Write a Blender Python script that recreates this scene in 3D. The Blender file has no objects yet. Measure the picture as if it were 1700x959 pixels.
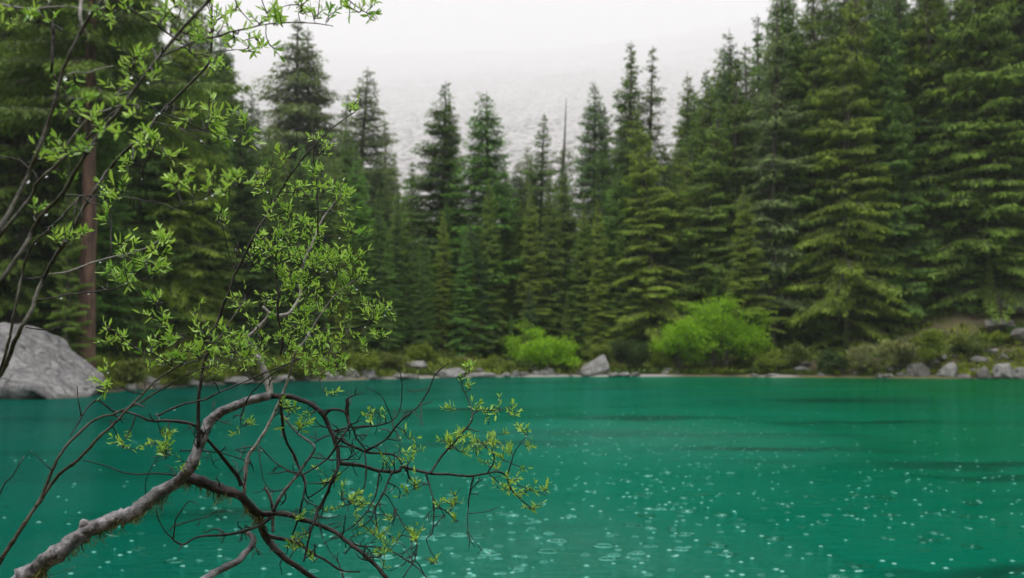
import bpy, math, random
import numpy as np
from mathutils import Vector, Matrix, noise as mnoise

random.seed(7)
RNG = np.random.default_rng(7)
R = math.radians
SC = bpy.context.scene
COL = SC.collection

# ------------------------------------------------------------------ camera, light, exposure
CAM_H = 2.0                                   # camera height over the lake
FPX = 1653.0                                  # focal length in pixels of the 1700 px wide photograph
HORIZON = 577.0
PITCH = math.atan((HORIZON - 479.5) / FPX)
FOCUS = 2.1

cd = bpy.data.cameras.new("camera")
cd.lens = 35.0
cd.sensor_width = 36.0
cd.clip_start = 0.05
cd.clip_end = 16000
cd.dof.use_dof = True
cd.dof.focus_distance = FOCUS
cd.dof.aperture_fstop = 6.0
cam = bpy.data.objects.new("camera", cd)
COL.objects.link(cam)
cam.location = (0, 0, CAM_H)
cam.rotation_euler = (R(90) + PITCH, 0, 0)
SC.camera = cam

SUN_EL, SUN_AZ = 70.0, 225.0                  # the sun's direction behind the cloud (azimuth from +Y, clockwise)
W = bpy.data.worlds.new("World")
SC.world = W
W.use_nodes = True
nt = W.node_tree
nt.nodes.clear()
out = nt.nodes.new("ShaderNodeOutputWorld")
bg = nt.nodes.new("ShaderNodeBackground")
sky = nt.nodes.new("ShaderNodeTexSky")
sky.sky_type = 'NISHITA'
sky.sun_disc = False
sky.sun_elevation = R(SUN_EL)
sky.sun_rotation = R(SUN_AZ)
sky.dust_density = 4.0
hsv = nt.nodes.new("ShaderNodeHueSaturation")
hsv.inputs['Saturation'].default_value = 0.12
hsv.inputs['Value'].default_value = 0.22
tc = nt.nodes.new("ShaderNodeTexCoord")
sep = nt.nodes.new("ShaderNodeSeparateXYZ")
mr = nt.nodes.new("ShaderNodeMapRange")       # overcast: the cloud cover is brighter overhead than at the horizon
mr.inputs['From Min'].default_value = 0.0
mr.inputs['From Max'].default_value = 1.0
mr.inputs['To Min'].default_value = 4.0
mr.inputs['To Max'].default_value = 18.5
mul = nt.nodes.new("ShaderNodeVectorMath"); mul.operation = 'SCALE'
mul.inputs[0].default_value = (1.0, 0.995, 1.0)
add = nt.nodes.new("ShaderNodeVectorMath"); add.operation = 'ADD'
nt.links.new(tc.outputs['Generated'], sep.inputs[0])
nt.links.new(sep.outputs['Z'], mr.inputs['Value'])
nt.links.new(mr.outputs[0], mul.inputs['Scale'])
nt.links.new(sky.outputs[0], hsv.inputs['Color'])
nt.links.new(hsv.outputs[0], add.inputs[0])
nt.links.new(mul.outputs[0], add.inputs[1])
nt.links.new(add.outputs[0], bg.inputs['Color'])
bg.inputs['Strength'].default_value = 0.092
nt.links.new(bg.outputs[0], out.inputs['Surface'])

sd = bpy.data.lights.new("sun", 'SUN')
sd.energy = 1.5
sd.angle = R(20)
sd.color = (1.0, 0.97, 0.92)
sun = bpy.data.objects.new("sun", sd)
COL.objects.link(sun)
sv = Vector((math.sin(R(SUN_AZ)) * math.cos(R(SUN_EL)), math.cos(R(SUN_AZ)) * math.cos(R(SUN_EL)), math.sin(R(SUN_EL))))
sun.rotation_euler = sv.to_track_quat('Z', 'Y').to_euler()
sun.location = sv * 60

SC.view_settings.view_transform = 'Standard'
SC.view_settings.look = 'None'
SC.view_settings.gamma = 1.0
SC.view_settings.use_curve_mapping = False
SC.view_settings.exposure = 0.22
SC.render.engine = 'CYCLES'
cy = SC.cycles
cy.use_denoising = True
try:
    cy.denoiser = 'OPENIMAGEDENOISE'
    cy.denoising_input_passes = 'RGB_ALBEDO_NORMAL'
except Exception:
    pass
cy.max_bounces = 8
cy.diffuse_bounces = 3
cy.glossy_bounces = 3
cy.transmission_bounces = 5
cy.transparent_max_bounces = 8
cy.volume_bounces = 3
cy.use_adaptive_sampling = True
cy.adaptive_threshold = 0.015
cy.caustics_reflective = False
cy.caustics_refractive = False

HAZE_DENSITY = 0.00026

# ------------------------------------------------------------------ helpers
def at(px, py, Y):
    """world point seen at pixel (px, py) of the photograph on the vertical plane y = Y"""
    yc = (479.5 - py) / FPX
    D = Y / (math.cos(PITCH) - yc * math.sin(PITCH))
    return Vector(((px - 850) / FPX * D, Y, CAM_H + D * (yc * math.cos(PITCH) + math.sin(PITCH))))

def fbm(x, y, seed=0, octaves=4, gain=0.5):
    """value noise on arrays, about -1..1"""
    x = np.asarray(x, dtype=np.float64); y = np.asarray(y, dtype=np.float64)
    tot = np.zeros_like(x); amp = 1.0; nrm = 0.0
    for o in range(octaves):
        xi = np.floor(x).astype(np.int64); yi = np.floor(y).astype(np.int64)
        fx = x - xi; fy = y - yi
        fx = fx * fx * (3 - 2 * fx); fy = fy * fy * (3 - 2 * fy)
        def h(a, b):
            n = (a * 374761393 + b * 668265263 + (seed + o) * 974634777) & 0xFFFFFFFF
            n = ((n ^ (n >> 13)) * 1274126177) & 0xFFFFFFFF
            n = n ^ (n >> 16)
            return (n & 0xFFFF) / 32767.5 - 1.0
        v = (h(xi, yi) * (1 - fx) + h(xi + 1, yi) * fx) * (1 - fy) + (h(xi, yi + 1) * (1 - fx) + h(xi + 1, yi + 1) * fx) * fy
        tot += amp * v; nrm += amp; amp *= gain
        x = x * 2.03 + 17.1; y = y * 2.03 + 5.3
    return tot / nrm

class MB:
    """collects arrays of vertices and faces and links them as one mesh object"""
    def __init__(self):
        self.v = []; self.t = []; self.n = 0; self.q = []; self.qm = []; self.tri = []; self.tm = []
    def verts(self, V, tint=None):
        V = np.asarray(V, dtype=np.float32).reshape(-1, 3)
        b = self.n; self.n += len(V); self.v.append(V)
        self.t.append(np.full(len(V), 0.0, np.float32) if tint is None else np.broadcast_to(np.asarray(tint, np.float32), (len(V),)))
        return b
    def quads(self, F, m=0):
        F = np.asarray(F, dtype=np.int32).reshape(-1, 4); self.q.append(F); self.qm.append(np.full(len(F), m, np.int32))
    def tris(self, F, m=0):
        F = np.asarray(F, dtype=np.int32).reshape(-1, 3); self.tri.append(F); self.tm.append(np.full(len(F), m, np.int32))
    def tube(self, P, rad, sides=8, m=0, tint=0.0, cap=True, bump=0.0):
        P = np.asarray(P, dtype=np.float64); n = len(P)
        rad = np.broadcast_to(np.asarray(rad, dtype=np.float64), (n,))
        T = np.gradient(P, axis=0); T /= np.linalg.norm(T, axis=1, keepdims=True) + 1e-12
        ref = np.array([0.31, 0.17, 0.93]); 
        if abs(T[0] @ ref) > 0.9: ref = np.array([1.0, 0.1, 0.05])
        rings = []
        u = np.cross(T[0], ref); u /= np.linalg.norm(u)
        a = np.arange(sides) / sides * 2 * np.pi
        for i in range(n):
            u = u - T[i] * (u @ T[i]); u /= np.linalg.norm(u) + 1e-12
            w = np.cross(T[i], u)
            rr = rad[i] * (1 + (bump * RNG.standard_normal(sides) if bump else 0.0))
            rings.append(P[i] + np.outer(np.cos(a) * rr, u) + np.outer(np.sin(a) * rr, w))
        b = self.verts(np.concatenate(rings), tint)
        i = np.arange(n - 1)[:, None] * sides; j = np.arange(sides)[None, :]; k = (j + 1) % sides
        self.quads(np.stack([b + i + j, b + i + k, b + i + sides + k, b + i + sides + j], -1).reshape(-1, 4), m)
        if cap:
            for ring, ctr, flip in ((0, P[0] - T[0] * rad[0] * .3, True), (n - 1, P[-1] + T[-1] * rad[-1] * .4, False)):
                c = self.verts([ctr], tint)
                o = b + ring * sides
                f = np.stack([o + j[0], o + k[0], np.full(sides, c)], -1)
                self.tris(f[:, ::-1] if flip else f, m)
    def mesh(self, name, mats, smooth=True):
        me = bpy.data.meshes.new(name)
        V = np.concatenate(self.v); 
        Q = np.concatenate(self.q) if self.q else np.zeros((0, 4), np.int32)
        T = np.concatenate(self.tri) if self.tri else np.zeros((0, 3), np.int32)
        me.vertices.add(len(V)); me.vertices.foreach_set("co", V.ravel())
        me.loops.add(Q.size + T.size)
        me.loops.foreach_set("vertex_index", np.concatenate([Q.ravel(), T.ravel()]))
        me.polygons.add(len(Q) + len(T))
        tot = np.concatenate([np.full(len(Q), 4), np.full(len(T), 3)]).astype(np.int32)
        me.polygons.foreach_set("loop_start", np.concatenate([[0], np.cumsum(tot)[:-1]]).astype(np.int32))
        mi = np.concatenate((self.qm or [np.zeros(0, np.int32)]) + (self.tm or [np.zeros(0, np.int32)])) if (self.qm or self.tm) else []
        for m_ in (mats if isinstance(mats, (list, tuple)) else [mats]): me.materials.append(m_)
        me.polygons.foreach_set("material_index", mi.astype(np.int32))
        me.polygons.foreach_set("use_smooth", np.full(len(tot), smooth))
        at_ = me.attributes.new("tint", 'FLOAT', 'POINT')
        at_.data.foreach_set("value", np.concatenate(self.t).astype(np.float32))
        me.update(calc_edges=True); me.validate()
        return me
    def build(self, name, mats, parent=None, smooth=True):
        o = bpy.data.objects.new(name, self.mesh(name, mats, smooth)); COL.objects.link(o)
        if parent is not None: o.parent = parent
        return o

def tag(o, label=None, cat=None, group=None, kind=None):
    if label: o["label"] = label
    if cat: o["category"] = cat
    if group: o["group"] = group
    if kind: o["kind"] = kind
    return o

def empty(name, loc=(0, 0, 0), rz=0.0):
    o = bpy.data.objects.new(name, None); COL.objects.link(o)
    o.empty_display_size = 0.3
    o.location = loc; o.rotation_euler = (0, 0, rz)
    return o

# ------------------------------------------------------------------ materials
def new_mat(name):
    m = bpy.data.materials.new(name); m.use_nodes = True
    t = m.node_tree; t.nodes.clear()
    o = t.nodes.new("ShaderNodeOutputMaterial")
    return m, t, o
def nd(t, kind, **kw):
    n = t.nodes.new(kind)
    for k, v in kw.items():
        if k in n.inputs: n.inputs[k].default_value = v
        else: setattr(n, k, v)
    return n
def mixc(t, fac, a, b, blend='MIX'):
    n = t.nodes.new("ShaderNodeMix"); n.data_type = 'RGBA'; n.blend_type = blend
    for sock, val in ((n.inputs[0], fac), (n.inputs[6], a), (n.inputs[7], b)):
        if hasattr(val, 'links') or isinstance(val, bpy.types.NodeSocket): t.links.new(val, sock)
        elif isinstance(val, (int, float)): sock.default_value = val
        else: sock.default_value = (*val, 1.0) if len(val) == 3 else val
    return n.outputs[2]
def ramp(t, src, stops):
    n = t.nodes.new("ShaderNodeValToRGB")
    cr = n.color_ramp
    while len(cr.elements) < len(stops): cr.elements.new(0.5)
    for e, (p, c) in zip(cr.elements, stops):
        e.position = p; e.color = (*c, 1) if len(c) == 3 else c
    t.links.new(src, n.inputs[0])
    return n.outputs[0]
def noise_tex(t, scale, detail=4, rough=0.55, coord=None, vec_scale=None):
    n = nd(t, "ShaderNodeTexNoise"); n.inputs['Scale'].default_value = scale
    n.inputs['Detail'].default_value = detail; n.inputs['Roughness'].default_value = rough
    c = t.nodes.new("ShaderNodeTexCoord"); src = c.outputs[coord or 'Object']
    if vec_scale:
        mp = t.nodes.new("ShaderNodeMapping"); mp.inputs['Scale'].default_value = vec_scale
        t.links.new(src, mp.inputs[0]); src = mp.outputs[0]
    t.links.new(src, n.inputs['Vector'])
    return n.outputs['Fac']

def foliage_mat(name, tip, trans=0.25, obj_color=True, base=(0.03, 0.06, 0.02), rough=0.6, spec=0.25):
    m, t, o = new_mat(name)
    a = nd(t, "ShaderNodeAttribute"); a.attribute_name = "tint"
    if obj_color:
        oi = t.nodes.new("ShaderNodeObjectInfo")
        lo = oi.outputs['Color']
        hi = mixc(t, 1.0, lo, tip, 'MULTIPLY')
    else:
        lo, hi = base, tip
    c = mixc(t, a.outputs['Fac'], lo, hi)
    p = nd(t, "ShaderNodeBsdfPrincipled"); t.links.new(c, p.inputs['Base Color'])
    p.inputs['Roughness'].default_value = rough
    p.inputs['Specular IOR Level'].default_value = spec
    tr = t.nodes.new("ShaderNodeBsdfTranslucent"); t.links.new(c, tr.inputs['Color'])
    mx = t.nodes.new("ShaderNodeMixShader"); mx.inputs[0].default_value = trans
    t.links.new(p.outputs[0], mx.inputs[1]); t.links.new(tr.outputs[0], mx.inputs[2])
    t.links.new(mx.outputs[0], o.inputs['Surface'])
    return m

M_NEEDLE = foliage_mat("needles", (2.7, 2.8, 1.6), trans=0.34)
M_SHRUB = foliage_mat("shrub_leaves", (2.0, 1.7, 1.2), trans=0.3)
M_LEAF = foliage_mat("willow_leaves", (0.50, 0.74, 0.11), trans=0.42, obj_color=False, base=(0.13, 0.36, 0.022), rough=0.28, spec=0.6)
M_LICHEN = foliage_mat("beard_lichen", (0.36, 0.36, 0.13), trans=0.25, obj_color=False, base=(0.15, 0.14, 0.04))
M_BEARD = foliage_mat("hanging_lichen", (0.30, 0.33, 0.20), trans=0.2, obj_color=False, base=(0.16, 0.18, 0.10))
M_GROUNDPLANT = foliage_mat("ground_plants", (0.30, 0.36, 0.04), trans=0.3, obj_color=False, base=(0.07, 0.125, 0.025))

def bark_mat(name, dark, light, scale, rough=0.8, bump=0.4, stretch=(1, 1, 0.25), coat=0.0, dist=0.02):
    m, t, o = new_mat(name)
    f = noise_tex(t, scale, 6, 0.6, 'Object', stretch)
    c = ramp(t, f, [(0.33, dark), (0.68, light)])
    p = nd(t, "ShaderNodeBsdfPrincipled"); t.links.new(c, p.inputs['Base Color'])
    p.inputs['Roughness'].default_value = rough
    p.inputs['Coat Weight'].default_value = coat
    p.inputs['Coat Roughness'].default_value = 0.25
    b = nd(t, "ShaderNodeBump"); b.inputs['Strength'].default_value = bump; b.inputs['Distance'].default_value = dist
    t.links.new(f, b.inputs['Height']); t.links.new(b.outputs[0], p.inputs['Normal'])
    t.links.new(p.outputs[0], o.inputs['Surface'])
    return m
M_BARK = bark_mat("spruce_bark", (0.03, 0.024, 0.02), (0.13, 0.105, 0.09), 5.0, dist=0.05)
M_REDBARK = bark_mat("red_pine_bark", (0.020, 0.012, 0.009), (0.22, 0.115, 0.075), 5.0, bump=0.9, dist=0.2, stretch=(1.5, 1.5, 0.18))
M_TWIG = bark_mat("shrub_stems", (0.03, 0.025, 0.018), (0.10, 0.085, 0.06), 20.0, dist=0.01)

def willow_bark(name, dark, light, patch, gloss=0.7):
    m, t, o = new_mat(name)
    f = noise_tex(t, 55, 6, 0.62)
    g = noise_tex(t, 24, 5, 0.65)
    c = ramp(t, f, [(0.38, dark), (0.60, light)])
    gm = ramp(t, g, [(0.48, (0, 0, 0)), (0.64, (1, 1, 1))])
    c = mixc(t, gm, c, patch)
    sp = noise_tex(t, 260, 2, 0.5)
    sm = ramp(t, sp, [(0.64, (0, 0, 0)), (0.72, (1, 1, 1))])
    c = mixc(t, sm, c, (0.02, 0.016, 0.014))
    p = nd(t, "ShaderNodeBsdfPrincipled"); t.links.new(c, p.inputs['Base Color'])
    p.inputs['Roughness'].default_value = 0.42
    p.inputs['Specular IOR Level'].default_value = gloss
    p.inputs['Coat Weight'].default_value = 0.0
    p.inputs['Coat Roughness'].default_value = 0.2
    b = nd(t, "ShaderNodeBump"); b.inputs['Strength'].default_value = 1.0; b.inputs['Distance'].default_value = 0.006
    t.links.new(f, b.inputs['Height']); t.links.new(b.outputs[0], p.inputs['Normal'])
    t.links.new(p.outputs[0], o.inputs['Surface'])
    return m
M_WBARK = willow_bark("willow_bark", (0.016, 0.013, 0.014), (0.26, 0.24, 0.255), (0.020, 0.016, 0.015), 0.7)
M_DBARK = willow_bark("dark_willow_bark", (0.007, 0.005, 0.005), (0.045, 0.034, 0.031), (0.014, 0.010, 0.009), 0.3)
M_SBARK = willow_bark("olive_stem_bark", (0.018, 0.017, 0.010), (0.075, 0.070, 0.042), (0.03, 0.027, 0.017), 0.3)
M_PBARK = willow_bark("pale_stem_bark", (0.12, 0.11, 0.10), (0.32, 0.30, 0.27), (0.16, 0.14, 0.12))

def rock_mat(name, a, b_, moss, moss_amt=0.5, sc=1.0):
    m, t, o = new_mat(name)
    f = noise_tex(t, 2.2 * sc, 8, 0.65)
    f2 = noise_tex(t, 9 * sc, 5, 0.6)
    c = ramp(t, f, [(0.3, a), (0.7, b_)])
    c = mixc(t, ramp(t, f2, [(0.5, (0, 0, 0)), (0.75, (1, 1, 1))]), c, tuple(x * 0.35 for x in a))
    vo = t.nodes.new("ShaderNodeTexVoronoi"); vo.feature = 'DISTANCE_TO_EDGE'; vo.inputs['Scale'].default_value = 0.55 * sc
    tcv = t.nodes.new("ShaderNodeTexCoord"); nv = t.nodes.new("ShaderNodeTexNoise"); nv.inputs['Scale'].default_value = 2.0; nv.inputs['Detail'].default_value = 4
    t.links.new(tcv.outputs['Object'], nv.inputs['Vector'])
    va = t.nodes.new("ShaderNodeVectorMath"); va.operation = 'MULTIPLY_ADD'; va.inputs[1].default_value = (0.7, 0.7, 0.7)
    t.links.new(nv.outputs['Color'], va.inputs[0]); t.links.new(tcv.outputs['Object'], va.inputs[2]); t.links.new(va.outputs[0], vo.inputs['Vector'])
    ck = mixc(t, 1.0, ramp(t, vo.outputs['Distance'], [(0.0, (1, 1, 1)), (0.03, (0, 0, 0))]), ramp(t, f, [(0.46, (0, 0, 0)), (0.56, (1, 1, 1))]), 'MULTIPLY')
    c = mixc(t, ck, c, (0.012, 0.011, 0.010))
    pz = t.nodes.new("ShaderNodeNewGeometry"); ps = t.nodes.new("ShaderNodeSeparateXYZ"); t.links.new(pz.outputs['Position'], ps.inputs[0])
    wz = t.nodes.new("ShaderNodeMath"); wz.operation = 'MULTIPLY_ADD'; wz.inputs[1].default_value = 0.35; t.links.new(f, wz.inputs[0]); t.links.new(ps.outputs['Z'], wz.inputs[2])
    c = mixc(t, ramp(t, wz.outputs[0], [(0.24, (1, 1, 1)), (0.36, (0, 0, 0))]), c, mixc(t, 0.7, c, (0.03, 0.028, 0.02)))
    geo = t.nodes.new("ShaderNodeNewGeometry"); sp = t.nodes.new("ShaderNodeSeparateXYZ")
    t.links.new(geo.outputs['Normal'], sp.inputs[0])
    g = noise_tex(t, 1.6 * sc, 5, 0.6)
    ad = t.nodes.new("ShaderNodeMath"); ad.operation = 'MULTIPLY'
    t.links.new(sp.outputs['Z'], ad.inputs[0]); t.links.new(g, ad.inputs[1])
    mm = ramp(t, ad.outputs[0], [(0.62 - 0.25 * moss_amt, (0, 0, 0)), (0.70 - 0.25 * moss_amt, (1, 1, 1))])
    c = mixc(t, mm, c, moss)
    p = nd(t, "ShaderNodeBsdfPrincipled"); t.links.new(c, p.inputs['Base Color'])
    p.inputs['Roughness'].default_value = 0.75
    bm_ = nd(t, "ShaderNodeBump"); bm_.inputs['Strength'].default_value = 0.8; bm_.inputs['Distance'].default_value = 0.08
    t.links.new(f2, bm_.inputs['Height']); t.links.new(bm_.outputs[0], p.inputs['Normal'])
    t.links.new(p.outputs[0], o.inputs['Surface'])
    return m
M_ROCK = rock_mat("pale_granite", (0.11, 0.105, 0.10), (0.34, 0.33, 0.32), (0.07, 0.08, 0.02), 0.25)
M_BIGROCK = rock_mat("grey_granite", (0.04, 0.038, 0.04), (0.34, 0.33, 0.33), (0.08, 0.08, 0.03), 0.0)
M_DARKROCK = rock_mat("dark_wet_rock", (0.06, 0.055, 0.05), (0.20, 0.185, 0.17), (0.06, 0.075, 0.015), 0.6)

def ground_mat():
    m, t, o = new_mat("forest_floor")
    f = noise_tex(t, 0.35, 8, 0.62); f2 = noise_tex(t, 2.1, 6, 0.6); f3 = noise_tex(t, 11, 4, 0.6)
    c = ramp(t, f, [(0.36, (0.045, 0.034, 0.02)), (0.5, (0.08, 0.085, 0.022)), (0.66, (0.16, 0.155, 0.03))])
    c = mixc(t, ramp(t, f2, [(0.48, (0, 0, 0)), (0.62, (1, 1, 1))]), c, (0.085, 0.06, 0.03))
    geo = t.nodes.new("ShaderNodeNewGeometry"); sp = t.nodes.new("ShaderNodeSeparateXYZ")
    t.links.new(geo.outputs['Position'], sp.inputs[0])
    # a strip of pale gravel at the water's edge
    ad = t.nodes.new("ShaderNodeMath"); ad.operation = 'MULTIPLY_ADD'
    t.links.new(f2, ad.inputs[0]); ad.inputs[1].default_value = 0.3; t.links.new(sp.outputs['Z'], ad.inputs[2])
    gm = ramp(t, ad.outputs[0], [(0.30, (1, 1, 1)), (0.42, (0, 0, 0))])
    ga = nd(t, "ShaderNodeAttribute"); ga.attribute_name = "tint"
    gmm = t.nodes.new("ShaderNodeMath"); gmm.operation = 'MULTIPLY'
    t.links.new(gm, gmm.inputs[0]); t.links.new(ga.outputs['Fac'], gmm.inputs[1]); gm = gmm.outputs[0]
    c = mixc(t, gm, c, mixc(t, f3, (0.20, 0.185, 0.165), (0.42, 0.40, 0.37)))
    p = nd(t, "ShaderNodeBsdfPrincipled"); t.links.new(c, p.inputs['Base Color']); p.inputs['Roughness'].default_value = 0.9
    b = nd(t, "ShaderNodeBump"); b.inputs['Strength'].default_value = 0.8; b.inputs['Distance'].default_value = 0.1
    t.links.new(f3, b.inputs['Height']); t.links.new(b.outputs[0], p.inputs['Normal'])
    t.links.new(p.outputs[0], o.inputs['Surface'])
    return m
M_GROUND = ground_mat()

def water_mat():
    m, t, o = new_mat("glacial_lake_water")
    # body colour: milky glacial water, forest reflections painted in: darker left, greener right, dark streaks
    geo = t.nodes.new("ShaderNodeNewGeometry")
    def wn(scale, vs, detail=3, rough=0.5, off=(0, 0, 0)):
        mp = t.nodes.new("ShaderNodeMapping"); mp.inputs['Scale'].default_value = vs; mp.inputs['Location'].default_value = off
        t.links.new(geo.outputs['Position'], mp.inputs[0])
        n = nd(t, "ShaderNodeTexNoise"); n.inputs['Scale'].default_value = scale; n.inputs['Detail'].default_value = detail
        n.inputs['Roughness'].default_value = rough
        t.links.new(mp.outputs[0], n.inputs['Vector'])
        return n.outputs['Fac']
    sp = t.nodes.new("ShaderNodeSeparateXYZ"); t.links.new(geo.outputs['Position'], sp.inputs[0])
    gx = t.nodes.new("ShaderNodeMapRange"); gx.inputs['From Min'].default_value = -14; gx.inputs['From Max'].default_value = 22
    t.links.new(sp.outputs['X'], gx.inputs['Value'])
    big = wn(0.05, (1, 1, 1), 3)
    s = t.nodes.new("ShaderNodeMath"); s.operation = 'MULTIPLY_ADD'; s.inputs[1].default_value = 0.7
    t.links.new(big, s.inputs[0]); 
    s2 = t.nodes.new("ShaderNodeMath"); s2.operation = 'MULTIPLY_ADD'; s2.inputs[1].default_value = 0.75; s2.inputs[2].default_value = -0.3
    t.links.new(gx.outputs[0], s2.inputs[0]); t.links.new(s2.outputs[0], s.inputs[2])
    c = ramp(t, s.outputs[0], [(0.08, (0.0001, 0.060, 0.044)), (0.40, (0.0001, 0.102, 0.060)), (0.82, (0.0001, 0.088, 0.024))])  # the forest's reflection is put into the colour towards both sides
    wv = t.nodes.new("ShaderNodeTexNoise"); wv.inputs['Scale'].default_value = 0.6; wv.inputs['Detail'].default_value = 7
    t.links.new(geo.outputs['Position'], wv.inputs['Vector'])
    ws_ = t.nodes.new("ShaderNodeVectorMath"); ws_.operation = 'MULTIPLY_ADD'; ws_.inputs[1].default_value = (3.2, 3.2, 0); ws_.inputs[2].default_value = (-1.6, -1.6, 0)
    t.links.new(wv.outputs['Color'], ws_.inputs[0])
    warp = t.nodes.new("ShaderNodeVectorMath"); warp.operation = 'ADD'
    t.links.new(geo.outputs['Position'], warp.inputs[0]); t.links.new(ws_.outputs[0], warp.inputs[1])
    def oval_mask(cx, cy, rx, ry, wobble=False, lo=0.25):
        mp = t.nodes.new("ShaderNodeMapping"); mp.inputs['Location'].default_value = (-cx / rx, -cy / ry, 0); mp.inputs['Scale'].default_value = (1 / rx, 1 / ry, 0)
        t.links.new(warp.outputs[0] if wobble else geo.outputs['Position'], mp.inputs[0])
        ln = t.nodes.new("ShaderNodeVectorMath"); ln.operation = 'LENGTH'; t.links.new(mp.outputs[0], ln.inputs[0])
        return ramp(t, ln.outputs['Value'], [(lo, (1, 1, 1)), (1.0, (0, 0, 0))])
    reflection_streaks = oval_mask(3.6, 28.8, 4.2, 1.4, True, 0.0)  # dark reflection streaks painted into the body colour at set spots
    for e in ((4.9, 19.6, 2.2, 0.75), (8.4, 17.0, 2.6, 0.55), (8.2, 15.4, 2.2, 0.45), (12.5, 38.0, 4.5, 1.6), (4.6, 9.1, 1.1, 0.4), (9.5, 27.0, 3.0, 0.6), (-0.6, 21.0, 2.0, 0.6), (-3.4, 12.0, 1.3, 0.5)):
        reflection_streaks = mixc(t, 1.0, reflection_streaks, oval_mask(e[0], e[1], e[2] * 1.25, e[3] * 1.45, True, 0.0), 'LIGHTEN')
    streak_noise = wn(0.16, (0.55, 1.5, 1), 5, 0.6, (3.1, 0.4, 0))  # more dark reflection streaks, painted by stretched noise
    wm = ramp(t, streak_noise, [(0.53, (0, 0, 0)), (0.64, (1, 1, 1))])
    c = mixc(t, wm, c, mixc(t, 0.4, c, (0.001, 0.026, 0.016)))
    c = mixc(t, reflection_streaks, c, mixc(t, 0.85, c, (0.001, 0.018, 0.011)))
    # milky body below, and the surface above it: a reflection faintly stained by the water, weighted by the angle
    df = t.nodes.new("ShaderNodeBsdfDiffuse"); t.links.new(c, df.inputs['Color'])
    gl = t.nodes.new("ShaderNodeBsdfGlossy"); gl.inputs['Color'].default_value = (0.36, 0.74, 0.68, 1); gl.inputs['Roughness'].default_value = 0.07
    fr = t.nodes.new("ShaderNodeFresnel"); fr.inputs['IOR'].default_value = 1.333
    fm = t.nodes.new("ShaderNodeMath"); fm.operation = 'MULTIPLY'; fm.inputs[1].default_value = 0.7
    t.links.new(fr.outputs[0], fm.inputs[0])
    fp = t.nodes.new("ShaderNodeMath"); fp.operation = 'MULTIPLY_ADD'; fp.inputs[1].default_value = 1.0; fp.inputs[2].default_value = 0.55; fp.use_clamp = False
    t.links.new(fp.outputs[0], fm.inputs[1]); fm.use_clamp = True
    p = t.nodes.new("ShaderNodeMixShader"); t.links.new(fm.outputs[0], p.inputs[0]); t.links.new(df.outputs[0], p.inputs[1]); t.links.new(gl.outputs[0], p.inputs[2])
    # wind wavelets and rain-pocked roughness, broken into calm and ruffled areas
    w1 = wn(2.2, (1.0, 2.6, 1), 4, 0.6)
    w2 = wn(9.0, (0.6, 2.4, 1), 3, 0.6)
    patch = wn(0.11, (1, 1.6, 1), 3, 0.5, (1.2, 2.0, 0))
    pm0 = ramp(t, patch, [(0.40, (0, 0, 0)), (0.60, (1, 1, 1))])
    # two patches in the middle of the lake, ruffled by wind and given extra sky sheen
    ruffle_and_sheen = mixc(t, 1.0, oval_mask(0.6, 9.6, 2.6, 4.2), oval_mask(3.2, 23.0, 4.5, 7.0), 'LIGHTEN')
    calm = mixc(t, 0.10, ruffle_and_sheen, pm0)
    t.links.new(ruffle_and_sheen, fp.inputs[0])
    t.links.new(mixc(t, ruffle_and_sheen, (0.28, 0.72, 0.62), (0.50, 0.86, 0.80)), gl.inputs['Color'])  # sky sheen boosted here: reflection made stronger and paler on the two ruffled patches
    pm = ramp(t, calm, [(0.0, (0.06, 0.06, 0.06)), (0.7, (1, 1, 1))])
    hs = t.nodes.new("ShaderNodeMath"); hs.operation = 'MULTIPLY_ADD'; hs.inputs[1].default_value = 0.35
    t.links.new(w2, hs.inputs[0]); t.links.new(w1, hs.inputs[2])
    hm = t.nodes.new("ShaderNodeMath"); hm.operation = 'MULTIPLY'
    t.links.new(hs.outputs[0], hm.inputs[0]); t.links.new(pm, hm.inputs[1])
    b = nd(t, "ShaderNodeBump"); b.inputs['Strength'].default_value = 1.0; b.inputs['Distance'].default_value = 0.26
    t.links.new(hm.outputs[0], b.inputs['Height']); t.links.new(b.outputs[0], gl.inputs['Normal']); t.links.new(b.outputs[0], fr.inputs['Normal'])
    t.links.new(p.outputs[0], o.inputs['Surface'])
    return m
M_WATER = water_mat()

def simple(name, col, rough=0.5, spec=0.5, trans=0.0, ior=1.33):
    m, t, o = new_mat(name)
    p = nd(t, "ShaderNodeBsdfPrincipled"); p.inputs['Base Color'].default_value = (*col, 1)
    p.inputs['Roughness'].default_value = rough; p.inputs['Specular IOR Level'].default_value = spec
    p.inputs['Transmission Weight'].default_value = trans; p.inputs['IOR'].default_value = ior
    t.links.new(p.outputs[0], o.inputs['Surface'])
    return m
M_DROP = simple("clear_water_drop", (1, 1, 1), 0.0, 0.5, 1.0)
def ring_mat():
    m, t, o = new_mat("rain_ring_water")
    df = t.nodes.new("ShaderNodeBsdfDiffuse"); df.inputs['Color'].default_value = (0.0002, 0.125, 0.080, 1)
    gl = t.nodes.new("ShaderNodeBsdfGlossy"); gl.inputs['Color'].default_value = (0.30, 0.85, 0.72, 1); gl.inputs['Roughness'].default_value = 0.08
    fr = t.nodes.new("ShaderNodeFresnel"); fr.inputs['IOR'].default_value = 1.333
    mu = t.nodes.new("ShaderNodeMath"); mu.operation = 'MULTIPLY'; mu.inputs[1].default_value = 0.7; t.links.new(fr.outputs[0], mu.inputs[0])
    mx = t.nodes.new("ShaderNodeMixShader"); t.links.new(mu.outputs[0], mx.inputs[0]); t.links.new(df.outputs[0], mx.inputs[1]); t.links.new(gl.outputs[0], mx.inputs[2])
    t.links.new(mx.outputs[0], o.inputs['Surface'])
    return m
M_RING = ring_mat()
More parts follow.
